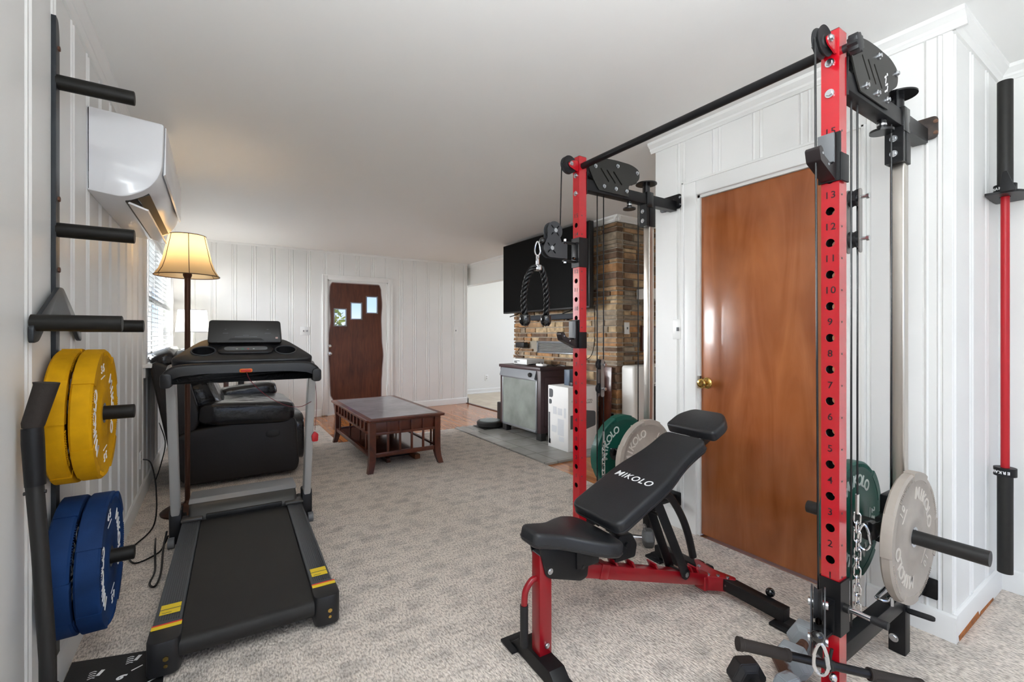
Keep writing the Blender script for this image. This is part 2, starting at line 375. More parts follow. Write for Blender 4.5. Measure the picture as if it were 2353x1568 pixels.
# carpet: L-shaped, stops in a straight edge at the oak floor
mb = MB()
mb.prism([(XL, -4.5), (3.12, -4.5), (3.12, .555), (XR, .555), (XR, 1.99), (2.552, 1.99), (2.552, 5.29), (1.14, 5.29), (1.14, 6.45), (XL, 6.45)], 'z', -.0115, 0, .003)
single('carpet', mb, CARPET, 'grey beige loop carpet with a woven block pattern reaching the oak floor', 'carpet')

# ---- baseboards and crown mouldings
def run(mb, p, q, n, prof, z):
    """moulding from p to q in plan; n = direction into the room; prof = (out, up)"""
    p, q, n = V((*p, 0)), V((*q, 0)), V((*n, 0)); A = [p + n * o + V((0, 0, z + h)) for o, h in prof]; B = [q + n * o + V((0, 0, z + h)) for o, h in prof]
    N = len(prof)
    va = [mb.bm.verts.new(x) for x in A]; vb = [mb.bm.verts.new(x) for x in B]
    mb.bm.faces.new(va); mb.bm.faces.new(vb[::-1])
    for i in range(N): mb.bm.faces.new([va[i], va[(i + 1) % N], vb[(i + 1) % N], vb[i]])
    bmesh.ops.recalc_face_normals(mb.bm, faces=mb.bm.faces[:])
BASE = [(-.005, 0), (.016, 0), (.016, .085), (.012, .097), (.004, .103), (-.005, .103)]
CROWN = [(-.005, -.062), (.010, -.062), (.014, -.052), (.020, -.046), (.022, -.036), (.036, -.022), (.044, -.016), (.046, 0), (-.005, 0)]
def trims(name, prof, z, runs):
    mb = MB()
    for p, q, n in runs: run(mb, p, q, n, prof, z)
    struct(name, mb, TRIMW, 30)
trims('baseboard_left', BASE, 0, [((XL, -4.5), (XL, YF), (1, 0))])
trims('baseboard_far', BASE, -.01, [((XL, YF), (FD[0] - .085, YF), (0, -1)), ((FD[1] + .085, YF), (3.745, YF), (0, -1)), ((3.73, YF - .016), (3.73, 7.32), (1, 0))])
trims('baseboard_right', BASE, 0, [((XR, .555 - .016), (XR, CD[0] - .1), (-1, 0)), ((XR, CD[1] + .1), (XR, 1.99), (-1, 0)), ((XR, .555), (3.12, .555), (0, -1)), ((3.12, .555), (3.12, -4.5), (-1, 0))])
trims('baseboard_kitchen', [(-.005, 0), (.02, 0), (.02, .02), (.014, .03), (.014, .085), (.004, .095), (-.005, .095)], -.004, [((3.73, 8.2), (6.5, 8.2), (0, -1)), ((3.73, 7.32), (3.73, 8.2), (1, 0))])
trims('trim_crown_left', CROWN, ZC, [((XL, -4.5), (XL, YF), (1, 0))])
trims('trim_crown_far', [(-.005, -.03), (.008, -.03), (.014, -.01), (.014, 0), (-.005, 0)], ZC, [((XL, YF), (3.73, YF), (0, -1))])
trims('trim_crown_right', CROWN, ZC, [((XR, .555 - .046), (XR, 1.99 + .03), (-1, 0)), ((XR, .555), (3.12, .555), (0, -1)), ((3.12, .555), (3.12, -4.5), (-1, 0))])
trims('trim_crown_header', CROWN, ZC, [((3.80, 5.37), (3.80, 8.2), (-1, 0))])
# bare wood where the paint has worn off the foot of the end wall's baseboard
mb = MB()
mb.prism([(2.44, -.001), (2.95, -.001), (2.94, .012), (2.74, .016), (2.72, .004), (2.70, .03), (2.43, .022)], 'y', .5375, .5395)
single('bare_wood_strip', mb, mat('raw_wood', '#a35d1c', .6, var=.3, vscale=40), 'strip of bare orange wood along the foot of the white baseboard at right', 'moulding')

# ---- doors
def casing(mb, axis, plane, sgn, a, b, h, wdt=.085, t=.018):
    """casing round an opening a..b up to h"""
    P = (lambda u, d, z: (u, plane + sgn * d, z)) if axis == 'x' else (lambda u, d, z: (plane + sgn * d, u, z))
    for u0, u1, z0, z1 in ((a - wdt, a, 0, h + wdt), (b, b + wdt, 0, h + wdt), (a, b, h, h + wdt)):
        for (e0, e1, tt) in ((0, 1, t),):
            p, q = P(u0, -.002, z0), P(u1, tt, z1)
            mb.box([min(i, j) for i, j in zip(p, q)], [max(i, j) for i, j in zip(p, q)], .004)
        # raised back band along the outer side
    for u0, u1, z0, z1 in ((a - wdt - .002, a - wdt + .014, 0, h + wdt + .002), (b + wdt - .014, b + wdt + .002, 0, h + wdt + .002), (a - wdt, b + wdt, h + wdt - .012, h + wdt + .002)):
        p, q = P(u0, -.002, z0), P(u1, t + .006, z1)
        mb.box([min(i, j) for i, j in zip(p, q)], [max(i, j) for i, j in zip(p, q)], .003)
    for u0, u1, z0, z1 in ((a - .001, a + .016, 0, h), (b - .016, b + .001, 0, h), (a, b, h - .016, h + .001)):   # jamb
        p, q = P(u0, 0, z0), P(u1, -.115, z1)
        mb.box([min(i, j) for i, j in zip(p, q)], [max(i, j) for i, j in zip(p, q)])
# closet / interior door at right
d1 = thing('door_1', 'reddish brown stained flat wooden door with a round brass knob in the white wall at right', 'door', (XR, 1.3, 0), world=True); d1['kind'] = 'structure'
mb = MB(); casing(mb, 'y', XR, -1, CD[0], CD[1], CD[2], .095); obj('casing', mb, TRIMW, d1)
mb = MB(); mb.box((XR + .012, CD[0] + .018, .012), (XR + .05, CD[1] - .018, CD[2] - .018), .002); obj('door_panel', mb, DOORW, d1)
mb = MB(); kx = XR + .012
mb.lathe([(0, 0), (.032, 0), (.033, .004), (.026, .01), (.012, .014), (.011, .03), (.017, .036), (.026, .044), (.028, .056), (.022, .064), (.012, .066), (.010, .063), (0, .063)], (kx, 1.625, .915), M4.Rotation(-PI / 2, 4, 'Y'))
obj('knob', mb, GOLD, d1, label='round brass door knob')
mb = MB(); mb.box((XR - .001, 1.664, .88), (XR + .014, 1.684, .955), .001); obj('strike_plate', mb, CHROMEW, d1)
# front door: brown middle, edges painted white, three stepped lites
d2 = thing('door_2', 'front door with a wavy edged brown stained middle, white painted edges and three stepped small windows', 'door', (1.84, YF, 0), world=True); d2['kind'] = 'structure'
mb = MB(); casing(mb, 'x', YF, -1, FD[0], FD[1], FD[2], .07); mb.box((FD[0], YF - .01, -.01), (FD[1], YF + .1, .012)); obj('casing', mb, TRIMW, d2)
lites = [(1.488, 1.34, 1.655, 1.59), (1.732, 1.445, 1.887, 1.69), (1.968, 1.545, 2.131, 1.795)]
yd = YF + .012
slab = MB().box((FD[0] + .0215, yd, .016), (FD[1] - .0215, yd + .04, FD[2] - .021)); cut = MB()
for x0, z0, x1, z1 in lites: cut.box((x0, yd - .05, z0), (x1, yd + .1, z1))
obj('door_panel', boolcut(slab, cut), TRIMW, d2, 0)
def lerp(tab, z):
    for (z0, x0), (z1, x1) in zip(tab, tab[1:]):
        if z <= z1: t = (z - z0) / (z1 - z0); t = t * t * (3 - 2 * t); return x0 + (x1 - x0) * t
    return tab[-1][1]
LT = ((.02, 1.50), (.20, 1.478), (.30, 1.436), (.50, 1.428), (.72, 1.422), (.86, 1.408), (1.0, 1.406), (1.18, 1.412), (1.42, 1.438), (1.75, 1.420), (1.93, 1.428), (1.99, 1.455))
RT = ((.02, 2.19), (.45, 2.195), (.62, 2.205), (.88, 2.222), (1.15, 2.200), (1.45, 2.192), (1.68, 2.204), (1.92, 2.186), (1.99, 2.160))
zs = [.02 + i * (1.985 - .02) / 60 for i in range(61)]
L_ = [(lerp(LT, z), z) for z in zs]; R_ = [(lerp(RT, z), z) for z in zs]
mb = MB(); mb.prism([(x - .012, z) for x, z in L_] + [(2.15, 1.999), (1.46, 1.999)][::-1] + [(x + .012, z) for x, z in R_[::-1]], 'y', yd - .0009, yd + .0004)
cut = MB()
for x0, z0, x1, z1 in lites: cut.box((x0, yd - .05, z0), (x1, yd + .1, z1))
obj('faded_edge', boolcut(mb, cut), mat('faded_stain', '#9c9293', .5), d2, 0, label='faded greyish border round the stained area')
mb = MB(); mb.prism(L_ + R_[::-1], 'y', yd - .0016, yd + .0004)
cut = MB()
for x0, z0, x1, z1 in lites: cut.box((x0, yd - .05, z0), (x1, yd + .1, z1))
obj('stained_panel', boolcut(mb, cut), FDOORW, d2, 0, label='brown stained middle of the door with a wavy outline')
GLASS = mat('window_glass', '#ffffff', .02); n_, l_, b_ = nodes(GLASS); b_.inputs['Transmission Weight'].default_value = 1; b_.inputs['IOR'].default_value = 1.0; b_.inputs['Alpha'].default_value = .12
for x0, z0, x1, z1 in lites:
    mb = MB()
    for a, b in (((x0 - .012, yd - .008, z0 - .012), (x0 + .004, yd + .03, z1 + .012)), ((x1 - .004, yd - .008, z0 - .012), (x1 + .012, yd + .03, z1 + .012)), ((x0, yd - .008, z0 - .012), (x1, yd + .03, z0 + .004)), ((x0, yd - .008, z1 - .004), (x1, yd + .03, z1 + .012))): mb.box(a, b, .002)
    f = obj('lite_frame', mb, SILVER, d2); mb = MB(); mb.box((x0, yd + .02, z0), (x1, yd + .024, z1)); obj('pane', mb, GLASS, f, 0)
for z, r in ((1.03, .026), (.918, .03)):
    mb = MB(); mb.lathe([(0, 0), (r, 0), (r, .008), (r * .5, .014)] + ([(r * .5, .02), (0, .02)] if z > 1 else [(.011, .03), (.024, .04), (.028, .055), (.02, .066), (0, .068)]), (1.418, yd - .002, z), M4.Rotation(PI / 2, 4, 'X'))
    obj('deadbolt' if z > 1 else 'knob', mb, CHROME, d2)
for z in (.35, 1.02, 1.8):
    mb = MB(); mb.box((FD[1] - .024, YF - .006, z - .045), (FD[1] - .006, YF + .014, z + .045), .002); mb.cyl((FD[1] - .014, YF - .008, z - .05), (FD[1] - .014, YF - .008, z + .05), .006, seg=10); obj('hinge', mb, TRIMW, d2)

# ---- left window with its blind
wn = thing('window_1', 'white framed window in the left wall behind a horizontal blind', 'window', (XL, 5.6, LW[2]), world=True); wn['kind'] = 'structure'
mb = MB(); y0, y1, z0, z1 = LW
for a, b in (((XL - .002, y0 - .09, z0 - .02), (XL + .018, y0, z1 + .09)), ((XL - .002, y1, z0 - .02), (XL + .018, y1 + .09, z1 + .09)), ((XL - .002, y0, z1), (XL + .018, y1, z1 + .09))): mb.box(a, b, .004)
mb.box((XL - .10, y0, z0), (XL, y0 + .02, z1)); mb.box((XL - .10, y1 - .02, z0), (XL, y1, z1)); mb.box((XL - .10, y0, z1 - .02), (XL, y1, z1))
obj('casing', mb, TRIMW, wn)
mb = MB(); mb.box((XL - .1, y0 - .11, z0 - .035), (XL + .055, y1 + .11, z0 - .005), .006); mb.box((XL - .002, y0 - .09, z0 - .11), (XL + .014, y1 + .09, z0 - .035), .004); obj('sill', mb, TRIMW, wn)
mb = MB(); ym = (y0 + y1) / 2
for a, b in ((y0 + .02, ym), (ym, y1 - .02)):
    for q in (((XL - .1, a, z0), (XL - .07, a + .045, z1)), ((XL - .1, b - .045, z0), (XL - .07, b, z1)), ((XL - .1, a, z0), (XL - .07, b, z0 + .05)), ((XL - .1, a, z1 - .05), (XL - .07, b, z1)), ((XL - .1, a, 1.51), (XL - .07, b, 1.55))): mb.box(*q)
fr = obj('sash', mb, TRIMW, wn)
mb = MB(); mb.box((XL - .088, y0, z0), (XL - .084, y1, z1)); obj('pane', mb, GLASS, fr, 0)
bl = thing('venetian_blind', 'white horizontal slat blind hanging in the left wall window', 'blind', (XL - .03, 5.6, z1), world=True)
mb = MB(); mb.box((XL - .065, y0 + .03, z1 - .06), (XL - .01, y1 - .03, z1 - .02), .004); obj('headrail', mb, TRIMW, bl)
mb = MB(); z = z1 - .085
while z > z0 + .03:
    mb.box((XL - .065, y0 + .035, z - .0015), (XL - .015, y1 - .035, z + .0015), rot=(0, R(7), 0)); z -= .043
obj('slats', mb, mat('slat_white', '#b4b5b3', .45), bl, 0)
for y in (y0 + .25, ym - .35, ym + .35, y1 - .25):
    for dx in (-.064, -.016): mb = MB(); mb.cyl((XL + dx, y, z0 + .02), (XL + dx, y, z1 - .03), .0015, seg=6); obj('ladder_cord', mb, TRIMW, bl)
mb = MB(); mb.box((XL - .062, y0 + .035, z0 + .004), (XL - .018, y1 - .035, z0 + .02), .003); obj('bottom_rail', mb, TRIMW, bl)
mb = MB(); mb.cyl((XL + .012, y0 + .10, 1.35), (XL + .012, y0 + .10, z1 - .04), .004, seg=8); obj('tilt_wand', mb, TRIMW, bl)

# ---- things outside the panes
def tree(name, loc, h, r, col, label, seed):
    t = thing(name, label, 'tree', loc); rn = random.Random(seed)
    mb = MB(); mb.tube([(0, 0, 0), (.05, .03, h * .3), (0, 0, h * .6)], [.12, .1, .06], 10); obj('trunk', mb, STAIN, t)
    mb = MB()
    for i in range(1400):
        a, b, q = rn.uniform(0, 2 * PI), math.acos(rn.uniform(-1, 1)), rn.random() ** .33
        c = V((r * q * math.sin(b) * math.cos(a), r * q * math.sin(b) * math.sin(a), h * .62 + r * 1.05 * q * math.cos(b)))
        d = V((rn.uniform(-1, 1), rn.uniform(-1, 1), rn.uniform(-1, 1))).normalized(); s_ = d.orthogonal().normalized(); L = rn.uniform(.09, .16)
        mb.quad([c - d * L, c + s_ * L * .45, c + d * L, c - s_ * L * .45])
    obj('foliage', mb, mat(name + '_leaf', col, .6, var=.35, vscale=3), t, 0)
tree('deciduous_tree', (2.05, 13.2, -1.25), 3.4, 1.3, '#a8a03c', 'yellow green tree seen through the small windows of the front door', 5)
tree('evergreen_shrub', (-4.6, 6.9, -1.2), 3.6, 1.5, '#55803c', 'green shrub outside the left window behind the blind', 9)

# ================================================================== FIREPLACE, TV AND THINGS ROUND IT
FX, FY0, FY1 = 3.523, 3.40, 5.364
fp = thing('fireplace', 'ledge stone chimney breast in brown and tan courses from floor to ceiling', 'fireplace', (FX, 4.4, 0), world=True)
tones = ['#a58461', '#86684b', '#b89f7c', '#6e5541', '#948470', '#a87c52']
SM = [mat('stone_%s' % 'abcdef'[i], c, .8, var=.35, vscale=14, bump=.5, bscale=30) for i, c in enumerate(tones)]
mb = MB(); mb.box((FX + .012, FY0 + .012, 0), (4.6, FY1 - .012, ZC)); obj('mortar', mb, mat('mortar_grey', '#a09789', .9, bump=.4, bscale=80), fp)
vents = [(FX, 3.98, 4.83, .955, 1.125), (FX, 3.45, 3.70, .15, .37)]
mb = MB(); rn = random.Random(11); z = 0
def stone(a, b):
    t = bmesh.new(); bmesh.ops.create_cube(t, size=1)
    for v in t.verts:
        v.co = V([a[i] if v.co[i] < 0 else b[i] for i in range(3)]) + V((rn.uniform(-1, 1) * .003, rn.uniform(-1, 1) * .004, rn.uniform(-1, 1) * .003))
    bmesh.ops.bevel(t, geom=t.edges[:], offset=.005, segments=2, affect='EDGES')
    mi = rn.randrange(6)
    for f in t.faces: f.material_index = mi
    mb.merge(t)
while z < ZC - .07:
    h = rn.choice([.042, .055, .07, .085, .10]); h = min(h, ZC - .065 - z)
    y = FY0 - rn.uniform(0, .012); first = True
    while y < FY1:
        L = rn.uniform(.10, .34); y2 = min(y + L, FY1 + rn.uniform(0, .01)); d = rn.uniform(0, .014)
        if not any(y < v[2] and y2 > v[1] and z < v[4] - .02 and z + h > v[3] + .02 for v in vents):
            stone((FX - d, y + .006, z + .006), (FX + .09, y2 - .006, z + h - .006))
        y = y2
    x = FX + .095
    while x < 4.6:
        L = rn.uniform(.10, .34); x2 = min(x + L, 4.6); d = rn.uniform(0, .014)
        stone((x + .006, FY0 - d, z + .006), (x2 - .006, FY0 + .05, z + h - .006)); x = x2
    z += h
obj('stonework', mb, SM, fp, 30)
def grille(x, y0, y1, z0, z1, m, nb, parent, name):
    mb = MB()
    for a, b in (((x - .012, y0, z0), (x + .02, y0 + .02, z1)), ((x - .012, y1 - .02, z0), (x + .02, y1, z1)), ((x - .012, y0, z0), (x + .02, y1, z0 + .02)), ((x - .012, y0, z1 - .02), (x + .02, y1, z1))): mb.box(a, b, .002)
    for i in range(nb):
        zz = z0 + .02 + (i + .5) * (z1 - z0 - .04) / nb; mb.box((x - .006, y0 + .02, zz - .004), (x + .014, y1 - .02, zz + .004), rot=(0, R(20), 0))
    o = obj(name, mb, m, parent); mb = MB(); mb.box((x + .02, y0 + .01, z0 + .01), (x + .03, y1 - .01, z1 - .01)); obj('grille_backing', mb, BLACKM, o); return o
grille(FX, 4.0, 4.815, .965, 1.12, SILVER, 7, fp, 'vent_grille'); grille(FX, 3.46, 3.69, .16, .36, BLACKM, 8, fp, 'vent_grille')
trims('trim_crown_fireplace', CROWN, ZC, [((FX, FY0 - .046), (FX, FY1 + .04), (-1, 0)), ((FX - .046, FY0), (4.6, FY0), (0, -1))])
mb = MB(); mb.box((2.557, 3.355, -.012), (FX - .016, 5.285, .012), .003)
single('hearth', mb, HTILE, 'low hearth of square grey ceramic tiles in front of the stone chimney breast', 'hearth', (3.0, 4.3, 0))

tv = thing('television', 'large black flat screen television on the stone chimney breast', 'television', (3.4, 4.47, 1.49), world=True)
mb = MB(); mb.box((3.335, 3.62, 1.49), (3.40, 5.36, 2.425), .006); obj('cabinet', mb, PLASTIC, tv)
mb = MB(); mb.box((3.331, 3.632, 1.51), (3.336, 5.348, 2.415)); obj('screen', mb, mat('screen_black', '#010101', .5, spec=.08), tv, 0)
mb = MB(); mb.box((3.40, 4.1, 1.7), (3.506, 4.85, 2.2), .01); obj('wall_mount', mb, BLACKM, tv)
for y in (3.95, 5.03):
    mb = MB(); mb.tube([(3.38, y, 1.492), (3.35, y + .0, 1.47), (3.22, y - .02, 1.435)], .006, 8); mb.tube([(3.38, y, 1.492), (3.41, y, 1.47), (3.49, y + .02, 1.44)], .006, 8); obj('foot', mb, BLACKM, tv)
sb = thing('soundbar', 'slim dark soundbar on the stones under the television', 'speaker', (3.47, 4.4, 1.36), world=True)
mb = MB(); mb.box((3.44, 3.95, 1.385), (3.507, 4.86, 1.45), .012, seg=3); obj('body', mb, mat('soundbar_cloth', '#2b2f36', .7), sb)
for y in (4.15, 4.65):
    mb = MB(); mb.box((3.47, y, 1.37), (3.505, y + .03, 1.386)); obj('bracket', mb, BLACKM, sb)
mb = MB(); mb.tube(spl([(3.50, 3.72, 1.52), (3.49, 3.70, 1.2), (3.50, 3.76, .98), (3.50, 3.9, .90)]), .004, 8); mb.tube(spl([(3.49, 4.83, 1.46), (3.49, 4.95, 1.37), (3.50, 5.1, 1.30), (3.50, 5.3, 1.32)]), .003, 8)
single('television_cable', mb, CABLE, 'thin black cables hanging on the stones below the television', 'cable', (3.5, 3.9, .9))
def plate_(name, axis, p, hgt, wdt, label, kind, sgn=-1, parent=None, horiz=1, group=None):
    """switch plate / socket; p centre on the wall face"""
    t = thing(name, label, 'switch' if 'switch' in name else 'socket', p, group=group)
    B = (lambda u, d, z: (u, sgn * d, z)) if axis == 'x' else (lambda u, d, z: (sgn * d, u, z))
    def bb(u0, u1, d0, d1, z0, z1, bev, nm, m):
        a, b = B(u0, d0, z0), B(u1, d1, z1); mb = MB(); mb.box([min(i, j) for i, j in zip(a, b)], [max(i, j) for i, j in zip(a, b)], bev); obj(nm, mb, m, t)
    bb(-wdt / 2, wdt / 2, -.004, .006, -hgt / 2, hgt / 2, .002, 'cover_plate', TRIMW)
    for k in range(horiz):
        u = (k - (horiz - 1) / 2) * .046
        if 'switch' in name: bb(u - .005, u + .005, .004, .018, -.012, .012, .002, 'toggle', GREY if kind else TRIMW)
        else:
            for dz in (-.02, .02): bb(u - .014, u + .014, .004, .008, dz - .012, dz + .012, .002, 'outlet', mat('socket_face', '#b9b8b2', .5))
    return t
plate_('light_switch', 'x', (3.653, FY0 - .012, 1.27), .125, .075, 'white light switch on the end of the stone chimney breast', 1)
plate_('light_switch', 'y', (XR, 1.812, 1.235), .125, .078, 'white light switch beside the brown door', 1)
plate_('light_switch', 'x', (1.078, YF, 1.256), .12, .125, 'white double light switch left of the front door', 1, horiz=2)
plate_('light_switch', 'x', (3.5, YF, 1.274), .12, .075, 'white light switch at the right end of the far boarded wall', 1)
plate_('wall_socket', 'x', (4.694, 8.2, .312), .12, .075, 'white wall socket on the plain wall beyond the opening', 0)
plate_('wall_socket', 'y', (XL, 4.2, .30), .12, .075, 'white wall socket on the left wall under the window', 0, sgn=1)

# wall heater at the end of the chimney breast
ht = thing('wall_heater', 'white gas wall heater with wire guard beside the stone chimney breast', 'heater', (4.1, 3.3, .1), world=True)
mb = MB(); mb.box((3.56, 3.20, .06), (4.45, 3.384, .88), .03, seg=4); obj('housing', mb, mat('heater_white', '#e4e3df', .35), ht)
mb = MB()
for i in range(16): mb.box((3.80 + i * .036, 3.193, .70), (3.812 + i * .036, 3.205, .86), .002)
obj('louvre', mb, GREY, ht)
mb = MB(); mb.box((3.78, 3.19, .20), (4.35, 3.203, .66)); obj('burner_recess', mb, BLACKM, ht)
mb = MB()
for i in range(12): mb.cyl((3.78 + i * .05, 3.17, .2), (3.78 + i * .05, 3.17, .68), .0025, seg=6)
for i in range(7): mb.cyl((3.76, 3.17, .2 + i * .08), (4.37, 3.17, .2 + i * .08), .0025, seg=6)
for x in (3.78, 4.33):
    for zz in (.2, .68): mb.cyl((x, 3.17, zz), (x, 3.20, zz), .0025, seg=6)
obj('guard', mb, BLACKM, ht)
mb = MB(); mb.box((3.80, 3.2, 1.58), (4.6, 3.384, 1.69), .004); single('mantel_shelf', mb, TRIMW, 'white shelf on the end of the stone chimney breast above the heater', 'shelf', (4.2, 3.3, 1.58))
mb = MB(); mb.box((3.86, 3.362, 1.02), (4.12, 3.383, 1.30), .003); f = thing('picture_frame', 'small dark framed picture on the stones between shelf and heater', 'picture', (4.0, 3.38, 1.02), world=True); obj('frame', mb, TABLEW, f)
mb = MB(); mb.box((3.875, 3.36, 1.04), (4.105, 3.367, 1.28)); obj('picture', mb, GREY, f)

# brown cooler-like heater cabinet on the hearth
BRN = mat('brown_cabinet', '#3a2628', .45, var=.08, vscale=60); BRF = mat('brown_cabinet_front', '#57494d', .45)
hc = thing('heater_cabinet', 'brown cabinet heater with a grey mesh front and silver control panel on the hearth', 'heater', (3.25, 4.46, .012), world=True)
mb = MB(); mb.box((3.0, 4.04, .10), (3.47, 4.89, .80), .006); mb.box((2.985, 4.03, .80), (3.48, 4.90, .835), .004); obj('body', mb, BRN, hc)
mb = MB(); mb.box((3.05, 4.034, .17), (3.40, 4.045, .73), .004); obj('side_panel', mb, BRN, hc)
mb = MB()
for a, b in (((2.988, 4.10, .10), (3.003, 4.125, .70)), ((2.988, 4.81, .10), (3.003, 4.835, .70)), ((2.988, 4.10, .10), (3.003, 4.835, .125)), ((2.988, 4.10, .68), (3.003, 4.835, .70))): mb.box(a, b, .003)
obj('front_frame', mb, SILVER, hc)
mb = MB(); mb.box((2.993, 4.12, .12), (3.003, 4.82, .69)); obj('mesh_front', mb, mat('mesh_grey', '#80857f', .5, var=.25, vscale=4), hc)
mb = MB(); mb.prism([(3.0, .795), (2.99, .795), (2.962, .70), (3.0, .695)], 'y', 4.11, 4.85); cp = obj('control_panel', mb, SILVER, hc)
mb = MB(); mb.lathe([(0, 0), (.026, 0), (.024, .018), (0, .02)], (2.972, 4.20, .747), M4.Rotation(-PI / 2 - .2, 4, 'Y')); obj('knob', mb, BLACKM, cp)
for x, y in ((3.02, 4.06), (3.02, 4.78), (3.38, 4.06), (3.38, 4.78)):
    mb = MB(); mb.box((x, y, .012), (x + .07, y + .09, .10), .003); obj('leg', mb, BLACKM, hc)
gc = thing('game_console', 'white flat game console on top of the brown cabinet heater', 'console', (3.3, 4.58, .835), world=True)
mb = MB(); mb.box((3.10, 4.45, .842), (3.36, 4.74, .905), .004); obj('body', mb, mat('console_white', '#e6e6e4', .4), gc)
mb = MB(); mb.box((3.097, 4.60, .878), (3.102, 4.72, .884)); mb.box((3.097, 4.66, .858), (3.102, 4.72, .870)); obj('disc_slot', mb, BLACKM, gc)
mb = MB(); mb.box((3.11, 4.46, .836), (3.35, 4.73, .843)); obj('foot_strip', mb, BLACKM, gc)
mb = MB(); rn = random.Random(4)
pts = [(3.12 + .05 * math.sin(i * 1.1) + .012 * i, 4.42 - .03 * i + .04 * math.cos(i * 2.1), .842 + .012 * abs(math.sin(i * 1.7))) for i in range(14)]
mb.tube(spl(pts), .0035, 8); mb.tube(spl([(x + .03, y + .02, z) for x, y, z in pts[::-1]]), .0035, 8)
single('cable_tangle', mb, CABLE, 'tangle of thin black cables on top of the brown cabinet heater', 'cable', (3.15, 4.3, .836))
gp = thing('game_controller', 'white game controller on top of the brown cabinet heater', 'controller', (3.1, 4.16, .84), world=True)
mb = MB(); mb.puff((3.10, 4.16, .856), (.08, .15, .035), .6); obj('body', mb, mat('console_white', '', 0), gp)
mb = MB(); mb.cyl((3.09, 4.13, .865), (3.09, 4.13, .883), .008, seg=12); mb.cyl((3.09, 4.19, .865), (3.09, 4.19, .883), .008, seg=12); obj('thumb_stick', mb, BLACKM, gp)
ad = thing('power_adapter', 'black plug-in power adapter on the stones at the left of the chimney breast', 'adapter', (3.49, 5.1, 1.0), world=True)
mb = MB(); mb.box((3.43, 5.00, 1.03), (3.50, 5.20, 1.10), .008, seg=3); obj('body', mb, PLASTIC, ad)
mb = MB(); mb.tube(spl([(3.47, 5.12, 1.03), (3.46, 5.18, .98), (3.48, 5.24, .93), (3.45, 5.0, .88), (3.42, 4.85, .86)]), .003, 8); obj('cord', mb, CABLE, ad)
# robot vacuum with its dock
rv = thing('robot_vacuum', 'round dark robot vacuum on the hearth left of the brown cabinet heater', 'robot vacuum', (2.96, 5.08, .012), world=True)
mb = MB(); mb.lathe([(0, .005), (.15, .005), (.17, .02), (.172, .06), (.162, .075), (.15, .078), (0, .078)], (2.96, 5.08, .018)); obj('body', mb, BLACKM, rv)
mb = MB(); mb.lathe([(0, 0), (.135, 0), (.13, .006), (0, .006)], (2.96, 5.08, .095)); obj('top_cover', mb, mat('vacuum_top', '#6f7c7c', .35), rv)
dk = thing('vacuum_dock', 'black tower dock behind the robot vacuum beside the brown cabinet heater', 'dock', (3.18, 5.1, .012), world=True)
mb = MB(); mb.box((3.16, 4.97, .02), (3.36, 5.24, .30), .012, seg=3); obj('tower', mb, PLASTIC, dk)
mb = MB(); mb.box((2.80, 4.94, .0122), (3.2, 5.24, .019), .002); obj('base_plate', mb, BLACKM, dk)

# white carton with printed panels and the small blue-grey box on it
CARD = mat('white_carton', '#e9e8e6', .6)
ct = thing('cardboard_carton', 'tall white printed carton with a dark product picture standing on the hearth', 'carton', (3.17, 3.7, .012), world=True)
mb = MB(); mb.box((2.97, 3.535, .013), (3.38, 3.865, .665), .003); obj('box', mb, CARD, ct)
PG = mat('print_grey', '#a3a5a8', .6); PD = mat('print_dark', '#55575a', .6)
mb = MB(); fx = 2.969
for y0_, y1_, z0_, z1_ in ((3.78, 3.845, .54, .63), (3.80, 3.845, .47, .52)): mb.prism(rpoly([(y0_, z0_), (y1_, z0_), (y1_, z1_), (y0_, z1_)], [.03, 0, 0, .03]), 'x', fx - .0006, fx + .0004)
mb.box((fx - .0006, 3.83, .05), (fx + .0004, 3.855, .38)); mb.box((fx - .0006, 3.82, .05), (fx + .0004, 3.85, .10))
obj('dark_print', mb, PD, ct)
mb = MB()
for y0_, y1_, z0_, z1_ in ((3.63, 3.70, .37, .44), (3.72, 3.78, .37, .45), (3.57, 3.60, .35, .45), (3.60, 3.70, .16, .33), (3.72, 3.80, .18, .25), (3.60, 3.68, .10, .15)): mb.box((fx - .0005, y0_, z0_), (fx + .0004, y1_, z1_))
obj('light_print', mb, mat('print_pale', '#cfd1d4', .6), ct)
mb = MB(); fy = 3.534
mb.prism(rpoly([(3.20, .22), (3.345, .25), (3.345, .40), (3.20, .42)], [.0, .02, .03, 0]), 'y', fy - .0006, fy + .0004); mb.box((3.0, fy - .0006, .24), (3.06, fy + .0004, .38)); obj('product_picture', mb, PD, ct)
rot_y = M4.Rotation(PI / 2, 4, 'X')
mb = MB()
for tx, x, zz, sz in (('COATED STEEL', 3.20, .52, .026), ('MAILBOX', 3.235, .495, .024), ('S', 3.02, .52, .028), ('D', 3.33, .085, .03)): mb.text(tx, sz, M4.Translation((x, fy - .0008, zz)) @ rot_y, .0003)
obj('lettering', mb, BPRINT, ct, 0)
bb_ = thing('small_box', 'small blue grey printed box standing on top of the white carton', 'box', (3.2, 3.7, .665), world=True)
mb = MB(); mb.box((3.10, 3.68, .667), (3.345, 3.76, .83), .002, rot=(0, 0, R(4))); obj('box', mb, mat('blue_grey_card', '#4d5a6b', .5), bb_)
mb = MB(); mb.box((3.12, 3.676, .78), (3.18, 3.679, .792)); mb.box((3.12, 3.676, .76), (3.16, 3.679, .768)); mb.box((3.27, 3.676, .77), (3.32, 3.679, .777)); obj('print', mb, PG, bb_)
mb = MB(); mb.box((3.08, 3.60, .667), (3.17, 3.655, .705), .003); single('charger_block', mb, PLASTIC, 'small black block lying on the white carton in front of the blue grey box', 'charger', (3.12, 3.63, .667))
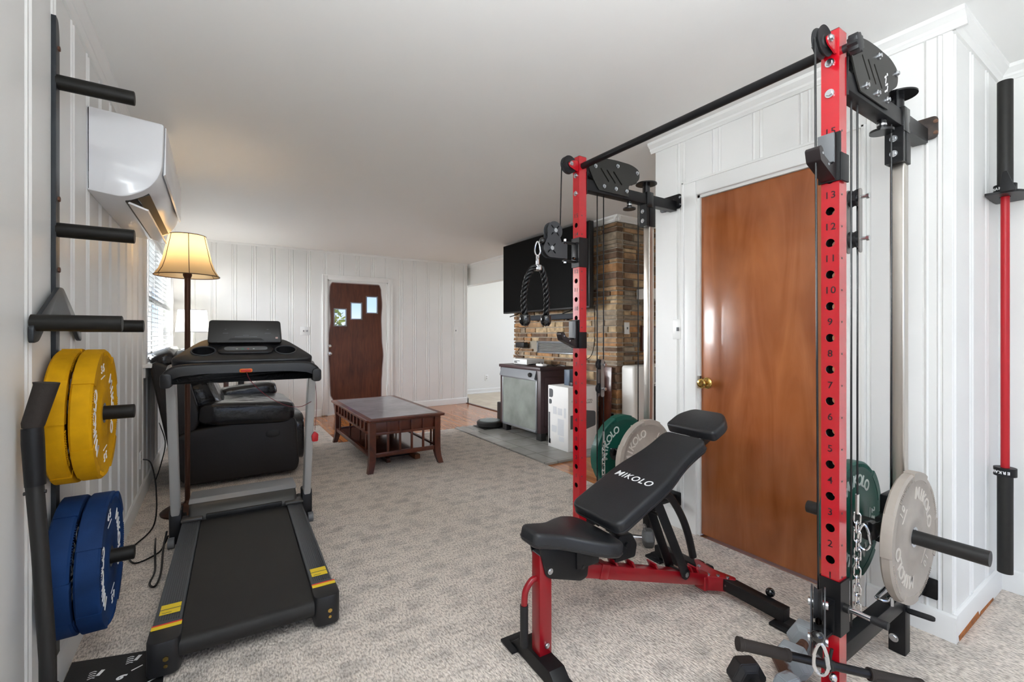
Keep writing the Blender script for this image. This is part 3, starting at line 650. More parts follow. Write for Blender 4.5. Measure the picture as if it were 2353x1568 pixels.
mb = MB(); mb.box((3.455, 3.43, .015), (3.473, 3.60, .86), .003, rot=(0, R(2.5), 0)); single('leaning_panel', mb, TABLEW, 'dark brown board leaning on the stones behind the white carton', 'board', (3.45, 3.5, .012))
mb = MB(); mb.tube(spl([(3.36, 3.53, .68), (3.40, 3.52, .60), (3.41, 3.52, .4), (3.42, 3.50, .2), (3.41, 3.5, .03)]), .003, 8)
single('thin_cord', mb, CABLE, 'thin dark cord hanging beside the white carton down to the hearth', 'cord', (3.45, 3.5, .02))

# ================================================================== LEFT SIDE: air conditioner, lamps, chair, tables
ACW = mat('ac_white', '#e3e4e7', .22, coat=.3)
ac = thing('air_conditioner', 'white split unit air conditioner high on the left wall', 'air conditioner', (XL, 3.1, 1.81), world=True)
def acp(dx, z): return (XL + dx, z)
prof = rpoly([acp(0, 1.815), acp(.12, 1.80), acp(.205, 1.845), acp(.255, 1.93), acp(.262, 2.155), acp(0, 2.172)], [.005, .03, .05, .08, .012, .005])
mb = MB(); mb.prism(prof, 'y', 2.588, 3.66, .008); obj('housing', mb, ACW, ac, 40)
mb = MB(); mb.prism(rpoly([acp(.256, 1.93), acp(.266, 1.935), acp(.268, 2.15), acp(.262, 2.155)], .003), 'y', 2.62, 3.655, .002); obj('front_panel', mb, ACW, ac)
mb = MB(); mb.prism([acp(.118, 1.798), acp(.205, 1.843), acp(.200, 1.85), acp(.118, 1.806)], 'y', 2.66, 3.60); obj('outlet_recess', mb, BLACKM, ac)
mb = MB(); mb.prism(rpoly([acp(.125, 1.796), acp(.195, 1.770), acp(.20, 1.776), acp(.13, 1.803)], .002), 'y', 2.67, 3.59); obj('louvre', mb, mat('louvre_chrome', '#dcdcdd', .2, .1), ac)
for k in range(2):
    mb = MB(); mb.prism([acp(.14 + k * .03, 1.792 + k * .012), acp(.142 + k * .03, 1.792 + k * .012), acp(.13 + k * .03, 1.808 + k * .014), acp(.128 + k * .03, 1.808 + k * .014)], 'y', 2.68, 3.58); obj('vane', mb, SILVER, ac)
mb = MB(); ring = rpoly([acp(.0, 1.85), acp(.055, 1.85), acp(.055, 1.895), acp(.0, 1.895)], [0, .015, .015, 0]); mb.tube([(x, 2.5875, z) for x, z in ring], .0009, 6)
mb.tube([(x, 2.5875, z) for x, z in rpoly([acp(.0, 1.855), acp(.018, 1.855), acp(.018, 1.872), acp(.0, 1.872)], [0, .008, .008, 0])], .0009, 6); obj('knockout_line', mb, GREY, ac)

SHADE = mat('lit_lampshade', '#caa05a', .8); n_, l_, b_ = nodes(SHADE)
b_.inputs['Base Color'].default_value = lin('#e6cb9c')
tr = n_.new('ShaderNodeBsdfTranslucent'); tr.inputs['Color'].default_value = lin('#f3dcb2'); mxs = n_.new('ShaderNodeMixShader'); mxs.inputs[0].default_value = .6
out = [x for x in n_ if x.type == 'OUTPUT_MATERIAL'][0]; l_.new(b_.outputs[0], mxs.inputs[1]); l_.new(tr.outputs[0], mxs.inputs[2]); l_.new(mxs.outputs[0], out.inputs[0])
SHADEW = mat('white_lampshade', '#f2f2ee', .8); n_, l_, b_ = nodes(SHADEW)
tr = n_.new('ShaderNodeBsdfTranslucent'); tr.inputs['Color'].default_value = lin('#f4f4f0'); mxs = n_.new('ShaderNodeMixShader'); mxs.inputs[0].default_value = .5
out = [x for x in n_ if x.type == 'OUTPUT_MATERIAL'][0]; l_.new(b_.outputs[0], mxs.inputs[1]); l_.new(tr.outputs[0], mxs.inputs[2]); l_.new(mxs.outputs[0], out.inputs[0])
BRONZE = mat('bronze_pole', '#4a2f22', .35, .6)
lx, ly = -.168, 3.80
lp = thing('floor_lamp', 'tall bronze floor lamp with a lit cream bell shade behind the treadmill', 'lamp', (lx, ly, 0), world=True)
mb = MB(); mb.lathe([(0, 0), (.15, 0), (.152, .012), (.13, .028), (.05, .04), (.02, .06), (.014, .08), (0, .08)], (lx, ly, .001)); obj('base', mb, BRONZE, lp)
mb = MB(); mb.cyl((lx, ly, .06), (lx, ly, 1.60), .0155, .0175); mb.lathe([(0, 0), (.019, 0), (.026, .02), (.026, .03), (0, .035)], (lx, ly, 1.585)); obj('pole', mb, BRONZE, lp)
mb = MB(); pr = [(.185, 1.600), (.158, 1.645), (.140, 1.70), (.126, 1.77), (.113, 1.83), (.104, 1.875)]
mb.lathe(pr, (lx, ly, 0), seg=48); sh = obj('lamp_shade', mb, SHADE, lp, 60)
mb = MB()
for k in range(6): a = 2 * PI * k / 6 + .62; mb.tube([(lx + r * 1.004 * math.cos(a), ly + r * 1.004 * math.sin(a), z) for r, z in pr], .0022, 6)
for r, z in (pr[0], pr[-1]): mb.tube([(lx + r * math.cos(2 * PI * k / 48), ly + r * math.sin(2 * PI * k / 48), z) for k in range(48)], .003, 6, closed=True)
obj('piping', mb, mat('shade_piping', '#4a2f18', .6), sh)
mb = MB(); mb.ball((lx, ly, 1.73), .03, sc=(1, 1, 1.25)); obj('bulb', mb, mat('lit_bulb', '#fff2d0', .5, emit='#ffd08a', es=3), lp)
pl = bpy.data.lights.new('floor_lamp_glow', 'POINT'); pl.energy = 1.2; pl.color = (1, .80, .56); pl.shadow_soft_size = .045
po = bpy.data.objects.new('floor_lamp_glow', pl); C.objects.link(po); po.location = (lx, ly, 1.795)

# reclining armchair, side on to the camera, facing right
LEA = mat('black_leather', '#1d1d20', .2, bump=.5, bscale=14, var=.1, vscale=9); LEAM = mat('brown_black_leather', '#17110f', .48, bump=.1, bscale=120)
rc = thing('recliner', 'black leather recliner standing by the left wall behind the treadmill', 'armchair', (.1, 4.8, 0), world=True)
def side(y0_, y1_, nm):
    mb = MB(); mb.prism(rpoly([(-.20, .03), (.58, .03), (.60, .10), (.575, .50), (.36, .50), (-.10, .47), (-.28, .42), (-.30, .30), (-.26, .12)], [.05, .04, .03, .06, .08, .08, .06, .05, .05]), 'y', y0_, y1_, .02, seg=3); return obj(nm, mb, LEAM, rc, 50)
a_ = side(4.30, 4.46, 'arm_side')
mb = MB(); mb.puff((.395, 4.302, .37), (.11, .012, .065), .8); obj('lever_recess', mb, BLACKM, a_)
side(5.22, 5.38, 'arm_side')
for y, nm in ((4.40, 'arm_pad'), (5.28, 'arm_pad')):
    mb = MB()
    if y < 5: mb.puff((.22, y, .555), (.70, .26, .19), .42, (0, R(3), 0), wr=.012, seed=2)
    else: mb.puff((.24, y, .62), (.56, .20, .17), .55, (0, R(-6), 0), wr=.02, seed=5)
    obj(nm, mb, LEA, rc, 60)
mb = MB(); mb.puff((.20, 4.86, .50), (.78, .76, .26), .38, (0, R(1), 0), wr=.015, seed=3); obj('seat_cushion', mb, LEA, rc, 60)
mb = MB(); mb.prism(rpoly([(-.30, .25), (-.22, .22), (-.10, .55), (-.20, .92), (-.40, 1.0), (-.425, .95)], .05), 'y', 4.33, 5.35, .02, seg=3); obj('back_shell', mb, LEAM, rc, 50)
mb = MB()
mb.puff((-.09, 4.84, .68), (.24, .84, .40), .5, (0, R(-22), 0), wr=.03, seed=1); obj('back_cushion', mb, LEA, rc, 60)
mb = MB(); mb.puff((-.21, 4.84, .93), (.28, .88, .30), .55, (0, R(-24), 0), wr=.03, seed=4); obj('headrest', mb, LEA, rc, 60)
mb = MB(); mb.puff((-.35, 4.84, 1.00), (.20, .90, .17), .6, (0, R(-24), 0), wr=.02, seed=6); obj('top_roll', mb, LEA, rc, 60)
mb = MB(); mb.puff((.60, 4.84, .29), (.13, .90, .42), .35, wr=.01); obj('footrest', mb, LEA, rc, 60)

# side table with white lamp behind the recliner, far left corner
st = thing('side_table', 'dark wooden side table in the far left corner behind the recliner', 'table', (-.1, 6.6, 0), world=True)
mb = MB(); mb.box((-.38, 6.25, .735), (.16, 6.95, .765), .005); obj('tabletop', mb, mat('greyed_top', '#a09a97', .3), st)
mb = MB(); mb.box((-.34, 6.29, .64), (.11, 6.91, .735), .002); obj('apron', mb, TABLEW, st)
for x in (-.35, .07):
    for y in (6.28, 6.87):
        mb = MB(); mb.box((x, y, 0), (x + .045, y + .045, .735), .003); obj('leg', mb, TABLEW, st)
mb = MB(); mb.box((-.34, 6.29, .2), (.11, 6.91, .22)); obj('shelf', mb, TABLEW, st)
mb = MB(); mb.box((-.25, 6.32, .766), (.03, 6.58, .80), .003); single('book', mb, mat('book_cover', '#8a5a44', .5), 'closed reddish book lying on the far side table', 'book', (-.1, 6.45, .766))
tl = thing('table_lamp', 'white drum shade table lamp on the far side table', 'lamp', (-.25, 6.72, .766), world=True)
mb = MB(); mb.lathe([(0, 0), (.075, 0), (.075, .015), (.03, .04), (.05, .12), (.07, .2), (.05, .29), (.018, .34), (.012, .47), (0, .47)], (-.25, 6.74, .767)); obj('base', mb, mat('ceramic_grey', '#b6b4ae', .3), tl)
mb = MB(); mb.lathe([(.17, 1.235), (.145, 1.50)], (-.25, 6.74, 0), seg=40); obj('lamp_shade', mb, SHADEW, tl, 60)
mb = MB()
for r, z in ((.17, 1.235), (.145, 1.50)): mb.tube([(-.25 + r * math.cos(2 * PI * k / 40), 6.74 + r * math.sin(2 * PI * k / 40), z) for k in range(40)], .003, 6, closed=True)
obj('shade_trim', mb, GREY, tl)
pl = bpy.data.lights.new('table_lamp_glow', 'POINT'); pl.energy = 6; pl.color = (1, .97, .92); pl.shadow_soft_size = .05
po = bpy.data.objects.new('table_lamp_glow', pl); C.objects.link(po); po.location = (-.25, 6.74, 1.40)
mb = MB(); mb.box((.24, 7.175, .50), (.31, YF - .002, .60), .01); single('wall_plug', mb, PLASTIC, 'small dark plug-in device low on the far wall behind the recliner', 'plug', (.28, 7.19, .5))

# coffee table
X0, X1, Y0, Y1 = 1.105, 1.765, 3.955, 5.345
tb = thing('coffee_table', 'cherry brown mission style coffee table with a worn top coloured with grey glare on the carpet', 'table', (1.435, 4.65, 0), world=True)
mb = MB(); mb.prism(rpoly([(X0 - .035, Y0 - .04), (X1 + .035, Y0 - .04), (X1 + .035, Y1 + .04), (X0 - .035, Y1 + .04)], .03), 'z', .445, .468, .006); tt = obj('tabletop', mb, TABLEW, tb)
mb = MB(); mb.box((X0 + .02, Y0 + .015, .4683), (X1 - .02, Y1 - .015, .4695)); obj('worn_glare_inlay', mb, TABLETOP, tt)  # top sheet, wear and glare both in its colour
for x, y in ((X0, Y0), (X1 - .055, Y0), (X0, Y1 - .055), (X1 - .055, Y1 - .055)):
    mb = MB(); sx_ = -1 if x < 1.4 else 1; sy_ = -1 if y < 4.5 else 1
    t = bmesh.new(); rings = []
    for z, k in ((.445, 0), (.16, 0), (.11, .002), (.06, .010), (0, .026)):
        tap = .0275 - (0 if z > .1 else (.11 - z) * .04)
        cx_, cy_ = x + .0275 + sx_ * k, y + .0275 + sy_ * k
        rings.append([t.verts.new((cx_ + a * tap, cy_ + b * tap, z)) for a, b in ((-1, -1), (1, -1), (1, 1), (-1, 1))])
    for A, B in zip(rings, rings[1:]):
        for i in range(4): t.faces.new([A[i], A[(i + 1) % 4], B[(i + 1) % 4], B[i]])
    t.faces.new(rings[0]); t.faces.new(rings[-1][::-1]); bmesh.ops.recalc_face_normals(t, faces=t.faces[:]); mb.merge(t); obj('leg', mb, TABLEW, tb, 25)
def slatside(axis, plane, u0, u1, nsl, inner):
    """apron with framed squares above, slats below; inner = which way the inside lies"""
    P = (lambda u, d, z: (u, plane + inner * d, z)) if axis == 'x' else (lambda u, d, z: (plane + inner * d, u, z))
    def bx(mb, u0_, u1_, d0, d1, z0, z1):
        a, b = P(u0_, d0, z0), P(u1_, d1, z1); mb.box([min(i, j) for i, j in zip(a, b)], [max(i, j) for i, j in zip(a, b)], .0015)
    mb = MB(); bx(mb, u0, u1, .018, .032, .335, .445); bx(mb, u0, u1, .006, .032, .32, .342); bx(mb, u0, u1, .006, .032, .428, .446)
    N = nsl + 1
    for i in range(1, N): u = u0 + (u1 - u0) * i / N; bx(mb, u - .011, u + .011, .004, .02, .34, .43)
    obj('apron', mb, TABLEW, tb)
    mb = MB(); bx(mb, u0, u1, .006, .032, .128, .165)
    obj('rail', mb, TABLEW, tb)
    for i in range(1, N):
        if axis == 'y' and 2 <= i <= N - 2: continue
        u = u0 + (u1 - u0) * i / N; mb = MB(); bx(mb, u - .010, u + .010, .012, .026, .16, .325); obj('slat', mb, TABLEW, tb)
slatside('x', Y0, X0 + .055, X1 - .055, 4, 1); slatside('x', Y1, X0 + .055, X1 - .055, 4, -1)
slatside('y', X0, Y0 + .055, Y1 - .055, 9, 1); slatside('y', X1, Y0 + .055, Y1 - .055, 9, -1)
mb = MB(); mb.box((X0 + .02, Y0 + .02, .14), (X1 - .02, Y1 - .02, .156)); obj('lower_shelf', mb, mat('shelf_gloss', '#3c1d14', .15, coat=.5), tb)
fs = thing('wooden_stand', 'low wooden stand lying on the carpet under the coffee table', 'stand', (1.5, 4.35, 0), world=True)
mb = MB(); mb.box((1.33, 4.32, .015), (1.66, 4.36, .05), .004); obj('crossbar', mb, BLACKM, fs)
mb = MB(); mb.box((1.60, 4.18, 0), (1.655, 4.50, .045), .006); obj('foot', mb, mat('light_brown_wood', '#7a4a2a', .5), fs); mb = MB(); mb.box((1.33, 4.2, 0), (1.37, 4.48, .04), .006); obj('foot', mb, TABLEW, fs)

# ================================================================== TREADMILL (own frame: x across, y forwards, z up)
tm = thing('treadmill', 'folding treadmill with black running belt and grey side rails on the carpet at left', 'treadmill', (.11, 2.0, 0), (0, 0, R(-1.7)))
RAIL = mat('rail_graphite', '#4b4f54', .4, .3)
for sx_ in (-1, 1):
    mb = MB(); x0, x1 = sorted((sx_ * .225, sx_ * .312)); mb.prism(rpoly([(x0, .055), (x1, .055), (x1, .125), (x0 + (0 if sx_ < 0 else .0), .13)], .006), 'y', .06, 1.28)
    r_ = obj('side_rail', mb, RAIL, tm)
    mb = MB()
    for i in range(9): x = x0 + .012 + i * .0078; mb.box((x, .13, .1255), (x + .004, 1.2, .1295), .0012)
    obj('grip_ribs', mb, GREYD, r_)
    mb = MB(); mb.prism(rpoly([(x0 - .004, -.03), (x1 + .008, -.03), (x1 + .008, .075), (x0 - .004, .075)], [.035, .035, .002, .002]), 'z', .015, .134, .006); ec = obj('end_cap', mb, PLASTIC, tm)
    mb = MB(); mb.cyl(((x0 + x1) / 2 + .01, -.034, .075), ((x0 + x1) / 2 + .01, -.024, .075), .009, seg=6); mb.cyl(((x0 + x1) / 2 + .01, -.034, .05), ((x0 + x1) / 2 + .01, -.024, .05), .006, seg=12); obj('screw', mb, GOLD, ec)
    mb = MB(); mb.box((x0, .062, .1345), (x1 + .004, .085, .1352)); obj('yellow_stripe', mb, mat('sticker_yellow', '#f0d028', .5), ec)
    mb = MB(); mb.box((x0, .085, .1345), (x1 + .004, .094, .1352)); obj('red_stripe', mb, mat('sticker_red', '#e23b2c', .5), ec)
    mb = MB(); mb.box((x0 + .012, .17, .1297), (x1 - .01, .245, .1302)); sk = obj('warning_sticker', mb, mat('sticker_yellow', ''), r_)
    mb = MB(); mb.box((x0 + .012, .205, .1303), (x1 - .01, .209, .1306)); mb.box((x0 + .02, .18, .1303), (x0 + .05, .183, .1306)); obj('sticker_print', mb, GREYD, sk)
BELT = mat('running_belt', '#1d1b1a', .62, var=.12, vscale=500, bump=.12, bscale=500)
mb = MB(); mb.prism(rpoly([(-.02, .05), (1.3, .05), (1.3, .118), (-.02, .118)], [.034, .01, .01, .034], 8), 'x', -.222, .222); obj('running_belt', mb, BELT, tm)
mb = MB(); mb.box((-.30, .10, .03), (.30, 1.3, .06)); obj('deck_frame', mb, BLACKM, tm)
# motor hood: arched silver band over a black lower part
prof = rpoly([(1.20, .118), (1.20, .135), (1.235, .19), (1.31, .215), (1.50, .205), (1.56, .16), (1.56, .03), (1.22, .03)], [.004, .01, .03, .05, .04, .03, .02, .01], 4)
mb = MB(); mb.prism(prof, 'x', -.285, .285, .02, seg=3); hd = obj('motor_hood', mb, mat('hood_graphite', '#4a4845', .35, .2), tm)
mb = MB(); mb.prism(rpoly([(1.262, .201), (1.31, .2185), (1.50, .209), (1.565, .162), (1.565, .10), (1.55, .10), (1.49, .19), (1.31, .20)], .008), 'x', -.288, .288, .006); obj('hood_band', mb, mat('band_silver', '#9b9da0', .35, .4), hd)
mb = MB(); mb.box((-.20, 1.196, .119), (.20, 1.24, .150), .006); obj('hood_recess', mb, BLACKM, hd)
for sx_ in (-1, 1):
    x0, x1 = sorted((sx_ * .213, sx_ * .318)); mb = MB(); mb.box((x0, 1.17, .128), (x1, 1.26, .145), .006); obj('hood_shoulder', mb, mat('hood_graphite', ''), hd)
for sx_ in (-1, 1):
    x = sx_ * .345
    mb = MB(); mb.box((x - .022, 1.20, .005), (x + .022, 1.62, .05), .006); obj('base_tube', mb, BLACKP, tm)
    mb = MB(); mb.box((x - .03, 1.20, .02), (x + .03, 1.30, .20), .01); mb.box((x - .026, 1.23, .0), (x + .026, 1.27, .03), .004); obj('upright_bracket', mb, PLASTIC, tm)
    mb = MB(); a, b = V((x, 1.25, .12)), V((x, 1.0, 1.00)); d = b - a
    mb.box((-.022, -.035, -d.length / 2), (.022, .035, d.length / 2), .008, seg=3); bmesh.ops.transform(mb.bm, matrix=M4.Translation((a + b) / 2) @ d.to_track_quat('Z', 'X').to_matrix().to_4x4() @ M4.Rotation(PI / 2, 4, 'Z'), verts=mb.bm.verts[:]); up = obj('upright', mb, mat('upright_silver', '#b9b9b8', .4, .25), tm)
    mb = MB(); mb.cyl((x - sx_ * .0, 1.17, .03), (x + sx_ * .03, 1.17, .03), .03); obj('transport_wheel', mb, GREY, tm)
    # hand grips
    mb = MB(); mb.tube([(x, 1.04, 1.02), (x, .92, .99), (x, .86, .978)], [.022, .020, .020], 14); g = obj('handlebar', mb, SILVER, tm)
    mb = MB(); mb.prism(rpoly([(x - .024, .935), (x + .024, .935), (x + .024, 1.008), (x - .024, 1.008)], .02), 'y', .785, .868, .006); obj('grip_end', mb, PLASTIC, g)
# console tray
tilt = M4.Translation((0, .93, 1.075)) @ M4.Rotation(R(24), 4, 'X')
sec = rpoly([(-.345, -.045), (-.27, .10), (-.20, .22), (.20, .22), (.27, .10), (.345, -.045), (.27, -.07), (-.27, -.07)], [.05, .08, .08, .08, .08, .05, .1, .1], 5)
tray = MB(); tray.prism(sec, 'z', -.035, .02, .012, mt=tilt, seg=3); cut = MB()
for x in (-.20, .20): cut.cyl(tilt @ V((x, .045, .05)), tilt @ V((x, .045, -.028)), .052, seg=32)
CONS = mat('console_plastic', '#222224', .36)
cn = obj('console', boolcut(tray, cut), CONS, tm, 40)
for x in (-.20, .20):
    mb = MB(); mb.tube([tilt @ V((x + .055 * math.cos(2 * PI * k / 36), .045 + .055 * math.sin(2 * PI * k / 36), .021)) for k in range(36)], .004, 8, closed=True); obj('cup_holder_ring', mb, GREYD, cn)
mb = MB(); mb.prism(rpoly([(-.135, .0), (.135, .0), (.135, .085), (-.135, .085)], .042, 8), 'z', .018, .034, .008, mt=tilt); kp = obj('keypad_bezel', mb, CONS, cn)
mb = MB(); mb.prism(rpoly([(-.105, .02), (.105, .02), (.105, .066), (-.105, .066)], .022, 8), 'z', .033, .0355, mt=tilt); obj('keypad', mb, mat('keypad_grey', '#77797b', .3), kp)
for i, cc in enumerate(('#cfd3d3', '#49b083', '#e0605a', '#cfd3d3')):
    mb = MB(); mb.cyl(tilt @ V((-.045 + i * .027, .034, .035)), tilt @ V((-.045 + i * .027, .034, .0365)), .005, seg=14); obj('button', mb, mat('button_%s' % ('grey', 'green', 'red', 'grey')[i], cc, .4), kp)
mb = MB(); mb.prism(rpoly([(-.372, .945), (-.335, .945), (-.30, .975), (-.20, .986), (.20, .986), (.30, .975), (.335, .945), (.372, .945), (.365, 1.01), (.32, 1.045), (.24, 1.052), (-.24, 1.052), (-.32, 1.045), (-.365, 1.01)], [.008, .02, .04, .05, .05, .04, .02, .008, .03, .03, .03, .03, .03, .03], 5), 'y', .80, .93, .014, seg=3); obj('console_front', mb, PLASTIC, tm)
mb = MB(); mb.prism(rpoly([(-.185, 0), (.185, 0), (.178, .135), (-.178, .135)], .018), 'z', -.02, .02, .006, mt=M4.Translation((.0, 1.03, 1.150)) @ M4.Rotation(R(72), 4, 'X')); dp = obj('display_housing', mb, mat('display_black', '#252321', .38, bump=.05, bscale=400), tm)
dm = M4.Translation((.0, 1.03, 1.150)) @ M4.Rotation(R(72), 4, 'X')
mb = MB(); mb.prism([(-.09, .012), (.09, .012), (.075, .026), (-.075, .026)], 'z', .019, .0215, mt=dm); obj('tablet_slot', mb, BLACKM, dp)
mb = MB(); mb.box((.150, .022, .0203), (.163, .032, .0212), rot=None); bmesh.ops.transform(mb.bm, matrix=dm, verts=mb.bm.verts[:]); obj('sticker', mb, mat('sticker_pink', '#c9a9a4', .5), dp)
mb = MB()
for x, y, wd in ((-.10, .055, .026), (-.10, .078, .008), (.11, .055, .030), (.11, .078, .01), (0, .034, .11), (0, .042, .03)): mb.box((x - wd / 2, y, .0203), (x + wd / 2, y + .0018, .0207))
bmesh.ops.transform(mb.bm, matrix=dm, verts=mb.bm.verts[:]); obj('display_print', mb, GREY, dp)
mb = MB(); mb.prism(rpoly([(-.034, 1.000), (.026, 1.000), (.026, 1.020), (-.034, 1.020)], .009), 'y', .793, .802, .002); obj('safety_key_socket', mb, mat('key_orange', '#f07818', .4), tm)
mb = MB(); mb.prism(rpoly([(-.028, 1.004), (.020, 1.004), (.020, 1.016), (-.028, 1.016)], .006), 'y', .785, .796, .002); sk = obj('safety_key', mb, mat('key_red', '#c8200e', .4), tm)
mb = MB(); mb.tube(spl([(-.002, .788, 1.004), (.02, .80, .95), (.10, .85, .86), (.20, .93, .79), (.28, .98, .77), (.345, 1.02, .79)]), .0018, 6); mb.tube(spl([(.372, 1.04, .90), (.380, 1.05, .75), (.374, 1.08, .6)]), .0015, 6); obj('safety_cord', mb, mat('dark_red_cord', '#6b1526', .5), sk)
mb = MB(); mb.prism(rpoly([(.358, .53), (.392, .53), (.395, .575), (.372, .595), (.355, .57)], .008), 'y', 1.075, 1.09, .003); obj('clip', mb, mat('clip_red', '#c4121c', .4), sk)
# power cord of the treadmill to the left wall
mb = MB(); mb.tube(spl([(-.447, 4.2, .30), (-.40, 4.18, .27), (-.36, 4.05, .12), (-.33, 3.6, .012), (-.40, 3.25, .012), (-.36, 3.05, .012), (-.27, 3.12, .012), (-.245, 3.2, .03), (-.235, 3.25, .05)]), .0045, 8)
single('extension_lead', mb, CABLE, 'black power lead running over the carpet from the left wall socket to the treadmill', 'cord', (-.4, 3.6, 0))
mb = MB(); mb.tube(spl([(-.30, 3.35, .012), (-.28, 3.1, .05), (-.262, 2.9, .012), (-.27, 2.76, .012), (-.245, 2.72, .012), (-.235, 2.86, .012), (-.24, 3.05, .06), (-.235, 3.18, .10)]), .005, 8)
single('looped_cable', mb, CABLE, 'looped black cable on the carpet beside the left wheel of the treadmill', 'cable', (-.26, 2.9, 0))
mb = MB(); mb.tube(spl([(-.44, 5.2, .40), (-.42, 5.1, .38), (-.38, 5.0, .25), (-.40, 4.9, .1), (-.42, 4.7, .012)]), .004, 8); single('wall_cable', mb, CABLE, 'black cable hanging from the left wall socket behind the recliner', 'cable', (-.42, 5.0, 0))

# printed mat under the camera's left corner
fm = thing('exercise_mat', 'black printed exercise mat on the carpet by the left wall, behind the treadmill foot', 'mat', (-.2, 1.8, 0), world=True)
mb = MB(); mb.prism([(XL + .02, 1.2), (-.12, 1.2), (-.165, 2.175), (XL + .02, 2.262)], 'z', .001, .006, .001); obj('mat', mb, RUBBER, fm)
mb = MB(); z = .0065
def bar2(mb, a, b, wd):
    a, b = V((*a, z)), V((*b, z)); n_ = (b - a).cross(V((0, 0, 1))).normalized() * wd / 2; mb.quad([a - n_, b - n_, b + n_, a + n_])
for a, b in (((-.405, 1.985), (-.36, 2.02)), ((-.33, 2.035), (-.30, 2.05)), ((-.255, 2.09), (-.225, 2.105)), ((-.19, 2.115), (-.16, 2.13))): bar2(mb, a, b, .006)
bar2(mb, (-.24, 1.97), (-.16, 2.01), .006)
for cx_, cy_ in ((-.365, 2.135), (-.265, 2.16)):
    for i in range(4):
        y = cy_ - .018 + i * .012; bar2(mb, (cx_ - .012, y), (cx_, y + .004), .004); bar2(mb, (cx_, y + .004), (cx_ + .008, y - .002), .004)
    bar2(mb, (cx_ + .014, cy_ - .012), (cx_ + .026, cy_ + .016), .012)
for cx_, cy_ in ((-.345, 2.03), (-.205, 2.10)):
    for d in (0, .009): bar2(mb, (cx_ + d - .004, cy_ - .008), (cx_ + d + .003, cy_), .003); bar2(mb, (cx_ + d + .003, cy_), (cx_ + d - .003, cy_ + .007), .003)
obj('printed_marks', mb, WPRINT, fm, 0)
mb = MB(); mb.text('6', .04, M4.Translation((-.28, 2.07, .0064)) @ M4.Rotation(R(-60), 4, 'Z'), .0002, .002); obj('printed_number', mb, WPRINT, fm, 0)

# ================================================================== WEIGHT PLATES
def arc_text(mb, txt, rad, size, a0, z, step, ext=.0012):
    """letters one by one round a circle, tops pointing outwards, centred on angle a0, reading clockwise"""
    n = len(txt); wd = {'I': .62, 'M': 1.38, 'L': .82, '1': .7}; ws = [wd.get(c, 1.0) for c in txt]; tot = sum(ws); acc = 0
    for c, w_ in zip(txt, ws):
        a = a0 + (tot / 2 - acc - w_ / 2) * step; acc += w_
        mb.text(c, size, M4.Rotation(a - PI / 2, 4, 'Z') @ M4.Translation((0, rad, z)), ext, .0009 * size / .05)
def make_plate(col, print_m, num, th, label, r=.224):
    """bumper plate, face on +z, axis through the origin"""
    t = thing('bumper_plate', label, 'weight plate')
    mb = MB(); h = th / 2
    mb.lathe([(.026, -h), (.06, -h), (.062, -h + .004), (.19, -h + .004), (.195, -h), (r - .006, -h), (r, -h + .006), (r, h - .006), (r - .006, h), (.196, h), (.190, h - .005), (.092, h - .005), (.086, h - .001), (.05, h - .001), (.045, h - .004), (.034, h - .004)], seg=72)
    for q in range(4):      # raised outer lands of the rim
        a0 = q * PI / 2 + .25; n = 10; t_ = bmesh.new()
        A = [[t_.verts.new((rr * math.cos(a0 + .62 * k / n), rr * math.sin(a0 + .62 * k / n), zz)) for k in range(n + 1)] for rr, zz in ((.199, h - .001), (.199, h + .002), (r + .002, h + .002), (r + .003, h - .002), (r + .003, -h + .004), (r - .002, -h + .004))]
        for P_, Q_ in zip(A, A[1:]):
            for k in range(n): t_.faces.new([P_[k], P_[k + 1], Q_[k + 1], Q_[k]])
        for e_ in (0, n): t_.faces.new([ring[e_] for ring in A])
        bmesh.ops.recalc_face_normals(t_, faces=t_.faces[:]); mb.merge(t_)
    for k in range(160):    # knurled edge teeth between the lands
        a = 2 * PI * k / 160; q = (a - .25) % (PI / 2)
        if q > .62 and .7 < q < 1.35:
            c_, s_ = math.cos(a), math.sin(a); mb.box((-.0012, -.006, -.0015), (.0012, .006, .0015), rot=M4.Translation((c_ * .209, s_ * .209, h + .001)) @ M4.Rotation(a - PI / 2 + .25, 4, 'Z'))
    obj('rubber_disc', mb, col, t, 40)
    mb = MB(); mb.lathe([(.0258, -h - .0005), (.034, -h - .0005), (.035, h - .003), (.0258, h - .003), (.0258, -h - .0005)], seg=40); obj('steel_hub', mb, STEEL, t)
    mb = MB(); arc_text(mb, 'MIKOLO', .150, .060, PI / 2, h - .0045, .262); obj('brand_lettering', mb, print_m, t, 0)
    mb = MB(); arc_text(mb, 'MIKOLO', .150, .060, -PI / 2, h - .0045, .262); obj('brand_lettering', mb, print_m, t, 0)
    for a0 in (0, PI):
        mb = MB(); arc_text(mb, num, .158, .040, a0, h - .0045, .20)
        mb.box((.126, -.03, h - .005), (.129, .03, h - .0035)) if a0 == 0 else mb.box((-.129, -.03, h - .005), (-.126, .03, h - .0035))
        obj('weight_number', mb, print_m, t, 0)
    return t
YEL = mat('yellow_rubber', '#c79200', .75, spec=.2, var=.08, vscale=30, bump=.06, bscale=300); BLU = mat('blue_rubber', '#12315f', .7, spec=.2, var=.3, vscale=7, bump=.08, bscale=300)
GRN = mat('green_rubber', '#0c4f42', .42, var=.06, vscale=20); BEI = mat('warm_grey_rubber', '#a39a90', .55, var=.04, vscale=30, bump=.05, bscale=300); LTR = mat('dull_white_print', '#c9d0cb', .6)
def put(o, loc, nrm, spin):
    """turn the plate so its face looks along nrm, then spin it"""
    o.rotation_mode = 'XYZ'; q = V(nrm).to_track_quat('Z', 'Y').to_matrix().to_4x4(); o.rotation_euler = (q @ M4.Rotation(spin, 4, 'Z')).to_euler(); o.location = loc
